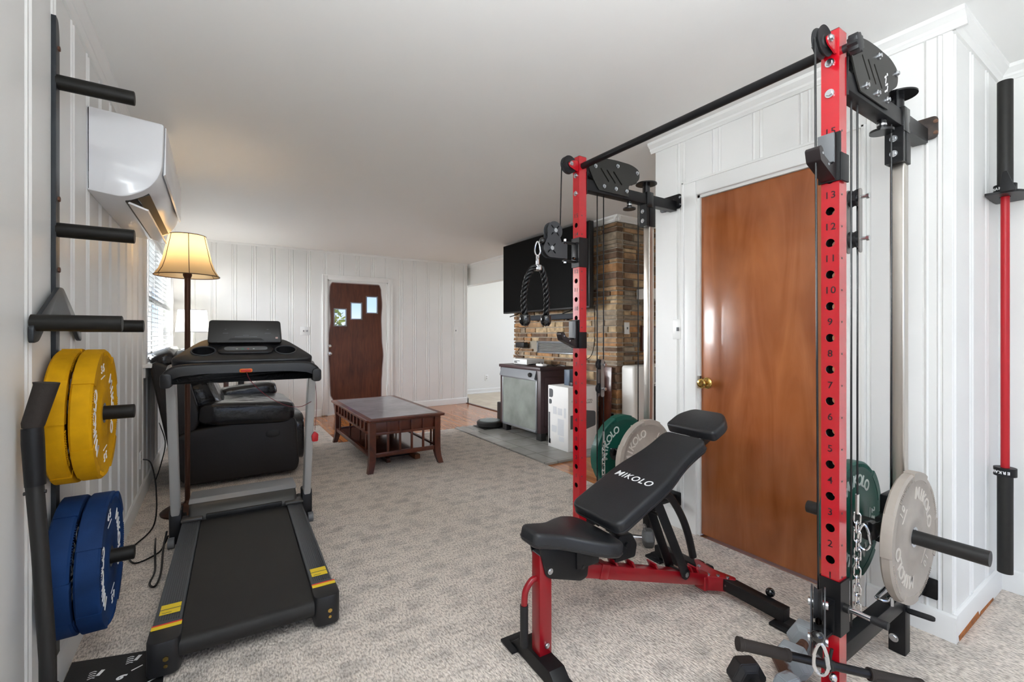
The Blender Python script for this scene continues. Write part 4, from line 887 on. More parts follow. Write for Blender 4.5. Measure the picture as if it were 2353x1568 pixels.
def relabel(o, label): c = copytree(o); c['label'] = label; return c
PY, HY, HB = 2.125, .925, .415
y1_ = make_plate(YEL, WPRINT, '35', .054, 'yellow 35 bumper plate on the wall rack, outer one of the two yellow plates'); y1_['group'] = 'yellow plates on the wall rack'
put(y1_, (XL + .014 + .093, PY, HY), (1, 0, 0), R(-82)); y2_ = relabel(y1_, 'yellow bumper plate against the wall, inner one of the two yellow plates'); put(y2_, (XL + .014 + .030, PY, HY), (1, 0, 0), R(40))
b1_ = make_plate(BLU, WPRINT, '45', .062, 'blue 45 bumper plate on the wall rack, outer one of the blue plates'); b1_['group'] = 'blue plates on the wall rack'
put(b1_, (XL + .014 + .108, PY, HB), (1, 0, 0), R(-78)); b2_ = relabel(b1_, 'blue bumper plate against the wall, inner one of the two blue plates'); put(b2_, (XL + .014 + .037, PY, HB), (1, 0, 0), R(70))

# plate rack on the left wall
pr_ = thing('wall_plate_rack', 'black steel weight plate rack with round pegs mounted on the left wall', 'plate rack', (XL, PY, .3), world=True)
STR = mat('rack_steel', '#2b2f33', .4, .3, var=.15, vscale=25)
mb = MB(); mb.prism(rpoly([(PY - .022, .12), (PY + .022, .12), (PY + .022, 2.22), (PY + .006, 2.268), (PY - .022, 2.268)], [.0, .0, .03, .02, 0]), 'x', XL, XL + .012, .0015); obj('upright_strap', mb, STR, pr_)
mb = MB(); mb.prism(rpoly([(PY - .022, 1.36), (PY + .022, 1.36), (PY + .26, 1.225), (PY + .27, 1.175), (PY + .235, 1.18), (PY + .17, 1.225), (PY - .17, 1.225), (PY - .235, 1.18), (PY - .285, 1.175), (PY - .285, 1.225)], .015), 'x', XL + .010, XL + .022, .002); obj('gusset', mb, STR, pr_)
PEG = mat('peg_steel', '#15130f', .5, 0, spec=.3, var=.3, vscale=18)
for dy, z in ((0, 2.055), (0, 1.555), (-.255, 1.235), (.245, 1.235), (0, HY), (0, HB)):
    mb = MB(); mb.cyl((XL + .010, PY + dy, z), (XL + .212, PY + dy, z), .0245, seg=36); mb.cyl((XL + .2115, PY + dy, z), (XL + .2135, PY + dy, z), .0225, seg=36); obj('peg', mb, PEG, pr_)
for z in (2.17, 1.66, 1.42):
    mb = MB(); mb.cyl((XL + .011, PY + .004, z), (XL + .017, PY + .004, z), .009, seg=6); obj('screw', mb, STAIN, pr_)

# black handle bar leaning between wall and plates
hb = thing('grip_bar', 'black bar with a thick foam grip leaning on the left wall before the plates', 'bar', (-.40, 1.78, 0), world=True)
BG = mat('foam_grip', '#2b2420', .8, bump=.15, bscale=150)
a, b = V((-.405, 1.795, 1.065)), V((-.432, 1.79, .95))
mb = MB(); mb.tube([(-.4315, 1.795, .95), (-.428, 1.79, .80), (-.412, 1.775, .60), (-.395, 1.765, .3), (-.392, 1.76, .0)], [.0195, .0195, .0185, .0185, .0185], 18); obj('tube', mb, BLACKM, hb)
mb = MB(); mb.tube([(-.404, 1.795, 1.065), (-.405, 1.795, 1.055), (-.431, 1.795, .95), (-.432, 1.795, .94)], [.0285, .0265, .0245, .022], 20); obj('foam_grip', mb, BG, hb)
mb = MB(); mb.tube([(-.432, 1.793, .94), (-.430, 1.79, .90), (-.424, 1.785, .78)], [.023, .024, .022], 18); obj('collar', mb, BLACKP, hb)
mb = MB(); mb.cyl((-.448, 1.786, .76), (-.402, 1.786, .76), .005, seg=8); obj('pin', mb, BLACKM, hb)
mb = MB(); mb.tube([(-.394, 1.763, .22), (-.394, 1.762, .19)], .023, 18); obj('rubber_ring', mb, RUBBER, hb)

# ================================================================== WEIGHT BENCH (own frame: x from front foot to rear legs, y to the far side)
BX, BY, BR = .985, 1.32, R(-2.2)
be = thing('weight_bench', 'red and black adjustable weight bench with the backrest raised, standing between the rack posts', 'bench', (BX, BY, 0), (0, 0, BR))
def Lw(x, y, z):     # world point to bench frame
    v = M4.Rotation(-BR, 4, 'Z') @ V((x - BX, y - BY, z)); return v
mb = MB(); mb.prism([(-.17, .012), (-.155, .012), (-.10, .058), (.10, .058), (.155, .012), (.17, .012), (.17, .002), (-.17, .002)], 'x', -.038, .026, .003); ff = obj('front_foot', mb, BLACKP, be)
for sy in (-1, 1):
    mb = MB(); mb.box((-.062, sy * .15 - .045, 0), (.045, sy * .15 + .045, .010), .003); obj('rubber_pad', mb, RUBBER, ff)
mb = MB(); mb.box((-.026, -.026, .055), (.026, .026, .415), .003); fp_ = obj('front_post', mb, REDB, be); mb = MB(); mb.box((-.025, -.025, .414), (.025, .025, .418), .002); obj('post_cap', mb, GREY, fp_)
def bolt(mb, c, n, r=.008, h=.007):
    c, n = V(c), V(n).normalized(); mb.cyl(c - n * .003, c + n * h * .5, r * 1.25, seg=16); mb.cyl(c, c + n * h, r, r * .8, seg=6)
mb = MB(); bolt(mb, (.004, -.027, .09), (0, -1, 0)); obj('bolt', mb, STEEL, fp_)
mb = MB(); mb.tube(spl([(-.022, 0, .325), (-.045, 0, .322), (-.070, 0, .29), (-.075, 0, .235)]), .0115, 16); hh = obj('lift_handle', mb, REDB, be)
mb = MB(); mb.cyl((-.075, 0, .245), (-.075, 0, .10), .0145); obj('handle_grip', mb, RUBBER, hh)
def beam(mb, a, b, w_, h, bev=.003):
    a, b = V(a), V(b); d = b - a; up = V((0, 0, 1)); z_ = d.normalized(); y_ = up.cross(z_).normalized(); x_ = y_.cross(z_)
    m_ = M4((( *x_, 0), (*y_, 0), (*z_, 0), (0, 0, 0, 1))).transposed(); m_.translation = (a + b) / 2
    t = MB().box((-h / 2, -w_ / 2, -d.length / 2), (h / 2, w_ / 2, d.length / 2), bev); mb.merge(t.bm, m_)
mb = MB(); beam(mb, (.02, 0, .36), (.93, 0, .066), .05, .052); mbm = obj('main_beam', mb, REDB, be)
mb = MB(); beam(mb, (.26, 0, .2845), (.30, 0, .2715), .058, .058); obj('weld_sleeve', mb, REDB, mbm)
for i, x in enumerate((.345, .44, .575, .80, .84)):
    zc = .36 - (x - .02) * .323 + .026; mb = MB(); mb.prism(rpoly([(x, zc), (x + .010, zc), (x - .008, zc + .030), (x - .016, zc + .028)], .003), 'y', -.024, .024, .001); obj('ratchet_tooth', mb, REDB, mbm)
mb = MB(); mb.prism(rpoly([(.88, -.03), (.90, -.03), (.955, -.075), (.985, -.11), (1.005, -.10), (.985, 0), (1.005, .10), (.985, .11), (.955, .075), (.90, .03), (.88, .03)], .01), 'z', .030, .093, .003); rb = obj('rear_bracket', mb, REDB, be)
mb = MB()
for c, n in (((.915, -.022, .094), (0, 0, 1)), ((.945, -.05, .094), (0, 0, 1)), ((.968, -.083, .094), (0, 0, 1)), ((.958, -.083, .062), (-.6, -1, 0)), ((.945, .05, .094), (0, 0, 1))): bolt(mb, c, n, .007)
obj('bolt', mb, STEEL, rb)
for sy in (-1, 1):
    mb = MB(); beam(mb, (.975, sy * .07, .062), (.985, sy * .335, .052), .05, .052); lg = obj('rear_leg', mb, BLACKP, be)
    mb = MB(); mb.box((.94, sy * .335 - .05, 0), (1.05, sy * .335 + .05, .012), .003); mb.prism([(.962, .01), (1.008, .01), (1.008, .028), (.962, .028)], 'y', sy * .335 - .03, sy * .335 + .03, .002); obj('rubber_pad', mb, RUBBER, lg)
mb = MB(); mb.box((.970, -.27, .0785), (.995, -.11, .0797), .0004); obj('worn_strip', mb, mat('worn_paint', '#5d5046', .6, var=.5, vscale=90), be)
mb = MB(); mb.ball((1.015, -.25, .095), .019); mb.cyl((1.005, -.25, .07), (1.012, -.25, .09), .006); obj('ball_knob', mb, mat('gloss_black', '#0a0a0b', .1, coat=.6), be)
for y in (.06, .11):
    mb = MB(); mb.cyl((1.04, y, .034), (1.04, y + .022, .034), .034, seg=28); obj('transport_wheel', mb, RUBBER, be)
# seat
mb = MB(); mb.prism(rpoly([(-.035, .455), (.20, .40), (.185, .29), (.155, .282), (.01, .33), (-.005, .345)], .012), 'y', -.034, -.028, .001); mb.prism(rpoly([(-.035, .455), (.20, .40), (.185, .29), (.155, .282), (.01, .33), (-.005, .345)], .012), 'y', .028, .034, .001); mb.box((.0, -.03, .40), (.15, .03, .41)); sf = obj('seat_bracket', mb, BLACKP, be)
mb = MB(); bolt(mb, (.012, -.035, .357), (0, -1, 0), .009); obj('bolt', mb, STEEL, sf)
mb = MB(); bolt(mb, (.16, -.035, .335), (0, -1, 0), .008); obj('bolt', mb, BLACKM, sf)
so = rpoly([(-.065, -.055), (.05, -.07), (.13, -.12), (.20, -.155), (.275, -.15), (.29, -.06), (.29, .06), (.275, .15), (.20, .155), (.13, .12), (.05, .07), (-.065, .055)], [.03, .03, .03, .05, .05, .03, .03, .05, .05, .03, .03, .03])
smt = M4.Translation((0, 0, .475)) @ M4.Rotation(R(12.5), 4, 'Y')
mb = MB(); mb.prism(so, 'z', -.03, .024, .014, mt=smt, seg=4); sc_ = obj('seat_pad', mb, LEATHERB, be, 50)
mb = MB(); mb.tube([smt @ V((x * 1.004, y * 1.004, -.014)) for x, y in so], .0022, 6, closed=True); obj('seam', mb, LEATHERB, sc_)
# backrest
AB = math.atan(.455); bmt = M4.Translation((.245, 0, .482)) @ M4.Rotation(-AB, 4, 'Y')
bo = rpoly([(0, -.14), (.30, -.142), (.44, -.108), (.60, -.112), (.60, .112), (.44, .108), (.30, .142), (0, .14)], [.045, .12, .12, .04, .04, .12, .12, .045], 7)
mb = MB(); mb.prism(bo, 'z', -.032, .026, .015, mt=bmt, seg=4); bk = obj('back_pad', mb, LEATHERB, be, 50)
mb = MB(); mb.tube([bmt @ V((.3 + (x - .3) * 1.003, y * 1.004, -.014)) for x, y in bo], .0022, 6, closed=True); obj('seam', mb, LEATHERB, bk)
def text_ital(mb, txt, size, mt, ext, off, sh): mb.merge(text_bm(txt, size, ext, off, sh), mt)
mb = MB(); text_ital(mb, 'MIKOLO', .047, bmt @ M4.Translation((.245, 0, .0266)) @ M4.Rotation(-PI / 2, 4, 'Z') @ M4.Diagonal((1.0, .92, 1, 1)), .0004, .0004, .22); obj('brand_lettering', mb, WPRINT, bk, 0)
hmt = M4.Translation((.245, 0, .482)) @ M4.Rotation(-AB, 4, 'Y') @ M4.Translation((.625, 0, .02))
ho = rpoly([(0, -.128), (.10, -.128), (.165, -.08), (.165, .08), (.10, .128), (0, .128)], [.025, .03, .03, .03, .03, .025], 6)
mb = MB(); mb.prism(ho, 'z', -.028, .022, .013, mt=hmt, seg=4); obj('head_pad', mb, LEATHERB, be, 50)
mb = MB()
for y in (-.03, .03): beam(mb, bmt @ V((.02, y, -.047)), bmt @ V((.70, y, -.047)), .02, .028)
mb.box((.13, -.04, .33), (.24, .04, .44), .006); obj('back_frame', mb, BLACKP, be)
mb = MB(); mb.prism(rpoly([(.33, .30), (.44, .30), (.45, .35), (.42, .40), (.35, .40)], .01), 'y', -.03, .03, .003); mb.cyl((.39, -.04, .36), (.39, .04, .36), .012); obj('hinge_block', mb, BLACKP, be)
for y, a, b in ((-.042, (.555, .50), (.732, .155)), (.035, (.575, .49), (.72, .16))):
    mb = MB(); n = 2; t = MB()
    a3, b3 = V((a[0], y, a[1])), V((b[0], y, b[1])); beam(mb, a3, b3, .008, .045, .003); mb.cyl((b[0], y - .004, b[1]), (b[0], y + .004, b[1]), .0225, seg=28); s_ = obj('support_strut', mb, BLACKP, be)
    if y < 0:
        mb = MB(); mb.cyl((b[0], y - .008, b[1]), (b[0], y - .002, b[1]), .012, seg=6); obj('pivot_bolt', mb, STEEL, s_)
mb = MB(); mb.cyl((.732, -.045, .157), (.72, .045, .157), .009); obj('pivot_rod', mb, BLACKM, be)
mb = MB(); mb.cyl((.60, -.045, .43), (.60, .045, .43), .006); obj('pivot_rod', mb, BLACKM, be)
mb = MB(); mb.tube(spl([(.57, -.01, .52), (.66, -.01, .50), (.75, .0, .40), (.80, .0, .30), (.835, .0, .19)]), .0165, 16); obj('curved_handle', mb, BLACKP, be)

# ================================================================== CABLE RACK
XP = 1.60; YR, YL = .622, 1.814; ZT = 2.143
rk = thing('cable_rack', 'tall cable exercise rack with two red numbered posts fixed to the right wall', 'exercise rack', (1.9, 1.24, 0), world=True)
zlab = [.451 + (1.831 - .451) * i / 14 for i in range(15)]
hp = (1.831 - .451) / 14
TXM = M4(((0, 0, -1, 0), (-1, 0, 0, 0), (0, 1, 0, 0), (0, 0, 0, 1)))     # text lies on a face that looks to -x
REDP = RED
tex_holes = (1.95, 2.045)
def gpulley(mb, c, r, axis='y', w_=.022):
    p = [(0, -w_ / 2), (r * .35, -w_ / 2), (r * .4, -w_ * .32), (r * .8, -w_ * .32), (r, -w_ / 2), (r, -w_ * .38), (r * .86, 0), (r, w_ * .38), (r, w_ / 2), (r * .8, w_ * .32), (r * .4, w_ * .32), (r * .35, w_ / 2), (0, w_ / 2)]
    mb.lathe(p, c, M4.Rotation(PI / 2, 4, 'X') if axis == 'y' else axis, seg=36)
def yplate(mb, out, y, th=.004, slots=(), bev=.0008):
    a = MB().prism(out, 'y', y - th / 2, y + th / 2)
    if slots:
        c = MB()
        for s_ in slots: c.prism(s_, 'y', y - .03, y + .03)
        a = boolcut(a, c)
    mb.merge(a.bm)
def slot(a, b, r, n=6):
    a, b = V((*a, 0)), V((*b, 0)); d = (b - a); t = math.atan2(d.y, d.x)
    return [(b.x + r * math.cos(t - PI / 2 + PI * k / n), b.y + r * math.sin(t - PI / 2 + PI * k / n)) for k in range(n + 1)] + [(a.x + r * math.cos(t + PI / 2 + PI * k / n), a.y + r * math.sin(t + PI / 2 + PI * k / n)) for k in range(n + 1)]
GOUT = rpoly([(1.655, 2.105), (1.685, 2.150), (1.80, 2.168), (1.87, 2.172), (1.99, 2.172), (2.055, 2.150), (2.055, 2.095), (1.965, 2.045), (1.965, 1.985), (1.735, 1.985), (1.70, 2.03)], [.02, .02, .02, .02, .04, .04, .04, .01, .005, .005, .03])
def small_link_chain(parent, x, y, z0, z1, name='chain'):
    mb = MB(); n = max(2, int((z0 - z1) / .028)); h = (z0 - z1) / n
    for i in range(n):
        c = V((x, y, z0 - (i + .5) * h)); L_ = h * .5 + .005; pts = []
        for k in range(16):
            a = 2 * PI * k / 16; u = math.cos(a) * .0095; v_ = math.sin(a) * .0095 + (L_ - .0095) * (1 if math.sin(a) > 0 else -1)
            d = (u, 0) if i % 2 else (0, u)
            pts.append(c + V((d[0], d[1], v_)))
        mb.tube(pts, .0028, 6, closed=True)
    return obj(name, mb, CHROME, parent)
def carabiner(name, label, top, length, plane, group='carabiners on the cables', tilt=0):
    """pear shaped snap hook hanging from top; plane = angle of its flat side in plan"""
    t = thing(name, label, 'carabiner', top, (0, tilt, plane), group); L_ = length; r = L_ * .24
    pts = []
    for k in range(28):
        a = 2 * PI * k / 28; wdt = r * (1 - .45 * (math.sin(a) * .5 + .5)); pts.append((wdt * math.cos(a) * 1.0, 0, -L_ / 2 + math.sin(a) * L_ / 2))
    mb = MB(); mb.tube(pts, L_ * .055, 8, closed=True); obj('hook', mb, CHROME, t)
    mb = MB(); mb.cyl((r * .62, 0, -L_ * .35), (r * .86, 0, -L_ * .72), L_ * .062, seg=10); obj('gate', mb, STEEL, t); return t
def swivel(parent, yc, zr, ang, z_sleeve):
    """double pulley arm hinged on the sleeve; ang turns it about its pin"""
    hx = XP - .075
    m_ = M4.Translation((hx, yc, zr)) @ M4.Rotation(ang, 4, 'Z')
    out = [(0, -.045), (-.10, -.046)] + [(-.103 + .047 * math.cos(a), .0 + .047 * math.sin(a)) for a in [R(q) for q in range(262, 145, -12)]] + [(-.128, .052)] + [(-.080 + .047 * math.cos(a), .092 + .047 * math.sin(a)) for a in [R(q) for q in range(195, -50, -12)]] + [(-.042, .048), (-.036, .030), (0, .030)]
    sl = []
    for cx_, cz_ in ((-.080, .092), (-.103, 0)):
        for q in (45, 135, 225, 315): sl.append(slot((cx_ + .018 * math.cos(R(q)), cz_ + .018 * math.sin(R(q))), (cx_ + .032 * math.cos(R(q)), cz_ + .032 * math.sin(R(q))), .0035, 4))
    for dy in (-.016, .016):
        mb = MB(); yplate(mb, out, dy, .0035, sl); bmesh.ops.transform(mb.bm, matrix=m_, verts=mb.bm.verts[:]); sp = obj('swivel_plate', mb, mat('swivel_grey', '#3a3b3e', .45), parent)
    for cx_, cz_ in ((-.080, .092), (-.103, 0)):
        mb = MB(); gpulley(mb, (cx_, 0, cz_), .042); bmesh.ops.transform(mb.bm, matrix=m_, verts=mb.bm.verts[:]); obj('pulley_wheel', mb, RUBBER, parent)
        mb = MB(); mb.cyl((cx_, -.024, cz_), (cx_, .024, cz_), .011, seg=20); bmesh.ops.transform(mb.bm, matrix=m_, verts=mb.bm.verts[:]); obj('axle_bolt', mb, STEEL, parent)
    mb = MB(); mb.cyl((0, 0, -.05), (0, 0, .046), .0095); bmesh.ops.transform(mb.bm, matrix=m_, verts=mb.bm.verts[:]); obj('hinge_pin', mb, mat('dark_pin', '#2a1c1a', .3, .5), parent)
    mb = MB(); mb.cyl((0, 0, .046), (0, 0, .060), .008, seg=6); mb.cyl((0, 0, -.066), (0, 0, -.05), .008, seg=6); bmesh.ops.transform(mb.bm, matrix=m_, verts=mb.bm.verts[:]); obj('hinge_nut', mb, STEEL, parent)
    mb = MB()
    for dz in (-.058, .038): mb.box((hx - .012, yc - .012, zr + dz), (XP - .004, yc + .012, zr + dz + .008), .001)
    mb.box((XP - .010, yc - .016, zr - .06), (XP - .003, yc + .016, zr + .05), .002); obj('hinge_yoke', mb, BLACKP, parent)
    # sleeve round the post
    z0, z1 = z_sleeve; mb = MB()
    for a, b in (((XP - .006, yc - .031, z0), (XP - .0008, yc + .031, z1)), ((XP + .0508, yc - .031, z0), (XP + .056, yc + .031, z1)), ((XP - .006, yc - .031, z0), (XP + .056, yc - .0258, z1)), ((XP - .006, yc + .0258, z0), (XP + .056, yc + .031, z1))): mb.box(a, b)
    obj('post_sleeve', mb, BLACKP, parent)
    e = m_ @ V((-.149, 0, .034)); mb = MB(); mb.ball(e, .0165); obj('cable_stop_ball', mb, mat('gloss_black', ''), parent)
    return e, m_ @ V((-.034, 0, .10))
def rack_side(y0, right):
    yc = y0 + .025; nm = rk
    post = MB().box((XP, y0, 0), (XP + .05, y0 + .05, ZT)); inn = MB().box((XP + .003, y0 + .003, -.01), (XP + .047, y0 + .047, ZT + .01)); post = boolcut(post, inn); cut = MB()
    for i in range(15):
        z = zlab[i] - hp * .5
        if i == 14 or z < 0: pass
        cut.cyl((XP - .01, yc, z), (XP + .06, yc, z), .0128, seg=28)
    cut.cyl((XP - .01, yc, ZT - .035), (XP + .06, yc, ZT - .035), .0128, seg=28)
    post = boolcut(post, cut)
    for f in post.bm.faces:     # tube inside coloured near black for the shade in it
        c = f.calc_center_median()
        if XP + .0028 < c.x < XP + .0472 and y0 + .0028 < c.y < y0 + .0472 and abs(f.normal.z) < .5 and c.z < ZT: f.material_index = 1
    p_ = obj('post', post, (REDP, mat('tube_inside_shade', '#060505', .9)), nm, 25, label='red square post with numbered round holes')
    mb = MB(); mb.box((XP + .001, y0 + .001, ZT - .004), (XP + .049, y0 + .049, ZT + .003), .001); obj('post_cap', mb, BLACKM, p_)
    for i, z in enumerate(zlab):
        mb = MB(); mb.text(str(i + 1), .030, M4.Translation((XP - .0003, yc, z)) @ TXM, .0002, .0002); obj('hole_number', mb, mat('number_ink', '#26040a', .5), p_, 0)
    mb = MB()
    for z in zlab: mb.cyl((XP + .018, y0 - .0004, z), (XP + .018, y0 + .001, z), .0032, seg=12)
    obj('side_holes', mb, BPRINT, p_)
    for z in tex_holes:
        mb = MB(); bolt(mb, (XP, yc, z), (-1, 0, 0), .0105, .010); obj('bolt', mb, STEEL, p_)
    # top front pulley on red ears
    mb = MB(); gpulley(mb, (1.548, yc, 2.092), .046); obj('top_pulley', mb, RUBBER, nm)
    mb = MB()
    for dy in (-.017, .017): yplate(mb, rpoly([(1.5985, 2.060), (1.5985, 2.120), (1.555, 2.112), (1.532, 2.095), (1.54, 2.078)], .014), yc + dy, .004)
    e_ = obj('pulley_ears', mb, REDP, nm)
    mb = MB(); bolt(mb, (1.550, yc - .020, 2.094), (0, -1, 0), .009, .009); bolt(mb, (1.550, yc + .020, 2.094), (0, 1, 0), .009, .009); obj('axle_bolt', mb, STEEL, e_)
    # top arm back to the wall
    mb = MB(); mb.box((XP + .051, yc - .025, 1.972), (2.402, yc + .025, 2.032), .003); mb.box((XP + .050, yc - .03, 1.95), (XP + .056, yc + .03, 2.07), .002); ar = obj('top_arm', mb, BLACKP, nm)
    yo = .02
    mb = MB(); mb.prism(rpoly([(yc - .075 + yo, 1.985), (yc + .085 + yo, 1.985), (yc + .085 + yo, 2.075), (yc - .075 + yo, 2.075)], .02), 'x', 2.402, 2.408, .001); wp = obj('wall_plate', mb, BLACKP if not right else mat('scuffed_black', '#1b1a19', .5, var=.6, vscale=30, col2='#4a3b33'), ar)
    for dy in (-.058, .072):
        for z in (2.007, 2.052):
            mb = MB(); bolt(mb, (2.402, yc + dy + yo * .5, z), (-1, 0, 0), .006, .006); obj('wall_screw', mb, STEEL if not right else mat('rusty_screw', '#7a5a48', .6, .3), wp)
    slots = [slot((1.750, 2.103), (1.806, 2.045), .0045), slot((1.797, 2.103), (1.856, 2.045), .0045), slot((1.846, 2.103), (1.907, 2.045), .0045)]
    bl_ = ((1.706, 2.107), (1.873, 2.140), (2.030, 2.130), (1.770, 2.010), (1.860, 2.011), (1.945, 2.012))
    for dy in (-.030, .030):
        mb = MB(); yplate(mb, GOUT, yc + dy, .004, slots); gp_ = obj('guide_plate', mb, mat('olive_black_plate', '#24231f', .45, var=.1, vscale=200), nm)
        mb = MB()
        for x, z in bl_: bolt(mb, (x, yc + dy + (.002 if dy > 0 else -.002), z), (0, 1 if dy > 0 else -1, 0), .009, .012)
        obj('bolt', mb, STEEL, gp_)
        if right and dy < 0:
            mb = MB(); y = yc + dy - .0024
            mb.box((1.930, y, 2.090), (1.950, y + .001, 2.096), rot=(0, R(-35), 0)); mb.box((1.940, y, 2.070), (1.946, y + .001, 2.092), rot=(0, R(15), 0)); mb.box((1.938, y, 2.066), (1.962, y + .001, 2.072), rot=(0, R(-30), 0)); mb.box((1.954, y, 2.046), (1.960, y + .001, 2.068), rot=(0, R(15), 0)); mb.box((1.932, y, 2.042), (1.956, y + .001, 2.048), rot=(0, R(-30), 0))
            mb.cyl((1.956, y, 2.106), (1.956, y + .001, 2.106), .005, seg=12); obj('emblem', mb, WPRINT, gp_, 0)
    for x, z in ((1.72, 2.10), (1.873, 2.125), (2.02, 2.115)):
        mb = MB(); gpulley(mb, (x, yc, z), .044 if z > 2.11 else .042); obj('pulley_wheel', mb, RUBBER, nm)
    # rear column
    mb = MB(); mb.box((2.120, yc - .028, 1.843), (2.148, yc + .028, 1.972)); mb.box((2.140, yc - .028, 1.843), (2.198, yc + .028, 1.972), .002); cb = obj('column_bracket', mb, BLACKP, nm)
    mb = MB()
    for z in (1.876, 1.932): bolt(mb, (2.120, yc, z), (-1, 0, 0), .010, .008)
    obj('bolt', mb, STEEL, cb)
    mb = MB(); mb.box((2.150, yc - .023, .40), (2.194, yc + .023, 1.86), .006, seg=3); obj('guide_rail', mb, CHROMEW, nm)
    mb = MB(); mb.box((2.148, yc - .026, 0), (2.198, yc + .026, .42), .003); rp_ = obj('rear_post', mb, BLACKP, nm)
    mb = MB(); bolt(mb, (2.148, yc + .008, .055), (-1, 0, 0), .012, .008); bolt(mb, (2.14, yc, .31), (-1, -.3, 0), .008, .008); obj('bolt', mb, STEEL, rp_)
    mb = MB(); mb.prism(rpoly([(2.11, .34), (2.148, .30), (2.148, .24), (2.10, .28)], .005), 'y', yc - .035, yc + .02, .002); obj('latch_block', mb, BLACKP, rp_)
    mb = MB(); mb.box((2.198, yc - .02, .165), (2.398, yc + .02, .205), .003); mb.box((2.398, yc - .055, .145), (2.4005, yc + .055, .225), .004); obj('wall_standoff', mb, BLACKP, rp_)
    # band peg with disc on top of the arm
    mb = MB(); mb.cyl((2.150, yc, 1.965), (2.150, yc, 2.098), .022); mb.cyl((2.150, yc, 2.096), (2.150, yc, 2.102), .062, seg=40); mb.box((2.122, yc - .032, 1.955), (2.178, yc + .032, 2.045), .003); obj('band_peg', mb, mat('gloss_black_peg', '#0e0e10', .22), nm)
    mb = MB(); mb.cyl((2.005, yc, 1.930), (2.005, yc, 1.973), .014); mb.cyl((2.005, yc, 1.926), (2.005, yc, 1.934), .036, seg=32); o_ = obj('lower_disc', mb, mat('gloss_black_peg', ''), nm); mb = MB(); mb.cyl((2.005, yc, 1.950), (2.005, yc, 1.957), .0155); obj('disc_ring', mb, CHROME, o_)
    # base rail
    mb = MB(); mb.box((XP + .05, yc - .022, .170), (2.148, yc + .022, .228), .003); br_ = obj('base_rail', mb, BLACKP, nm)
    mb = MB(); pts = [(2.03 + .042 * (1 if k < 8 else -1) + .018 * math.cos(-PI / 2 + PI * k / 7 + (0 if k < 8 else PI * 1 / 7)), yc - .005 + .018 * math.sin(-PI / 2 + PI * k / 7 + (0 if k < 8 else PI / 7)), .262) for k in range(16)]
    mb.tube(pts, .0055, 8, closed=True); mb.cyl((2.03, yc - .02, .228), (2.03, yc - .02, .258), .008); obj('anchor_loop', mb, STEEL, br_)
    hk = MB().prism(rpoly([(2.12, .150), (2.20, .150), (2.20, .185), (2.12, .185)], .016), 'y', 0, .006); bmesh.ops.transform(hk.bm, matrix=M4.Translation((2.17, yc - .028, .165)) @ M4.Rotation(R(-80), 4, 'Z') @ M4.Rotation(R(90), 4, 'X') @ M4.Translation((-2.125, 0, -.165)), verts=hk.bm.verts[:])
    obj('hook_plate', hk, BLACKP, rp_)
    # cables
    swz = .335 if right else 1.64; sleeve = (.275, .441) if right else (1.558, 1.713); ang = R(22) if right else 0
    e1, e2 = swivel(nm, yc, swz, ang, sleeve)
    mb = MB(); mb.tube([(1.502, yc, 2.09), e2, e2 + V((-.008, 0, -.01))], .0032, 8); obj('cable', mb, CABLE, nm)
    mb = MB(); mb.cyl((1.752, yc, 1.97), (1.752, yc, .235), .0032, seg=8); obj('cable', mb, CABLE, nm)
    zm = (1.516, 1.653) if right else (.904, 1.036)
    mb = MB(); mb.cyl((1.800, yc, 1.97), (1.800, yc, .66), .0032, seg=8); obj('cable', mb, CABLE, nm)
    small_link_chain(nm, 1.800, yc, .60, .27)
    mb = MB(); mb.cyl((1.800, yc, .60), (1.800, yc, .665), .006); obj('cable_end', mb, CHROME, nm)
    mb = MB(); mb.cyl((2.070, yc - .008, 1.97), (2.070, yc - .008, .62), .0032, seg=8); obj('cable', mb, CABLE, nm)
    for z in zm:
        mb = MB(); gpulley(mb, (1.776, yc, z), .028); obj('block_pulley', mb, RUBBER, nm)
    mb = MB()
    for dy in (-.017, .017): yplate(mb, rpoly([(1.764, zm[0] - .045), (1.788, zm[0] - .045), (1.788, zm[1] + .03), (1.764, zm[1] + .03)], .011), yc + dy, .003)
    bs = obj('block_strap', mb, mat('strap_grey', '#8f8c88', .35, .6), nm)
    mb = MB()
    for z in zm: mb.cyl((1.776, yc - .036, z), (1.776, yc + .03, z), .006, seg=12); mb.cyl((1.776, yc - .042, z), (1.776, yc - .034, z), .009, seg=6)
    obj('block_bolt', mb, STEEL, bs)
    # carriage with the plate sleeves
    mb = MB(); mb.box((2.095, yc - .036, .43), (2.205, yc + .036, .60), .005); mb.box((2.03, yc - .03, .44), (2.10, yc + .03, .53), .005); cg = obj('carriage', mb, BLACKP, nm)
    mb = MB(); mb.cyl((1.88, yc, .525), (2.06, yc, .515), .012); mb.cyl((1.878, yc, .525), (1.905, yc, .525), .032, seg=32); mb.cyl((1.915, yc, .525), (1.925, yc, .525), .026, seg=32); mb.box((1.86, yc - .01, .52), (1.88, yc + .01, .56), .003); obj('carriage_pin', mb, mat('gloss_black_peg', ''), cg)
    mb = MB(); mb.cyl((2.055, yc - .265, .489), (2.055, yc + .265, .489), .0245, seg=36); obj('plate_sleeve', mb, BLACKM, cg)
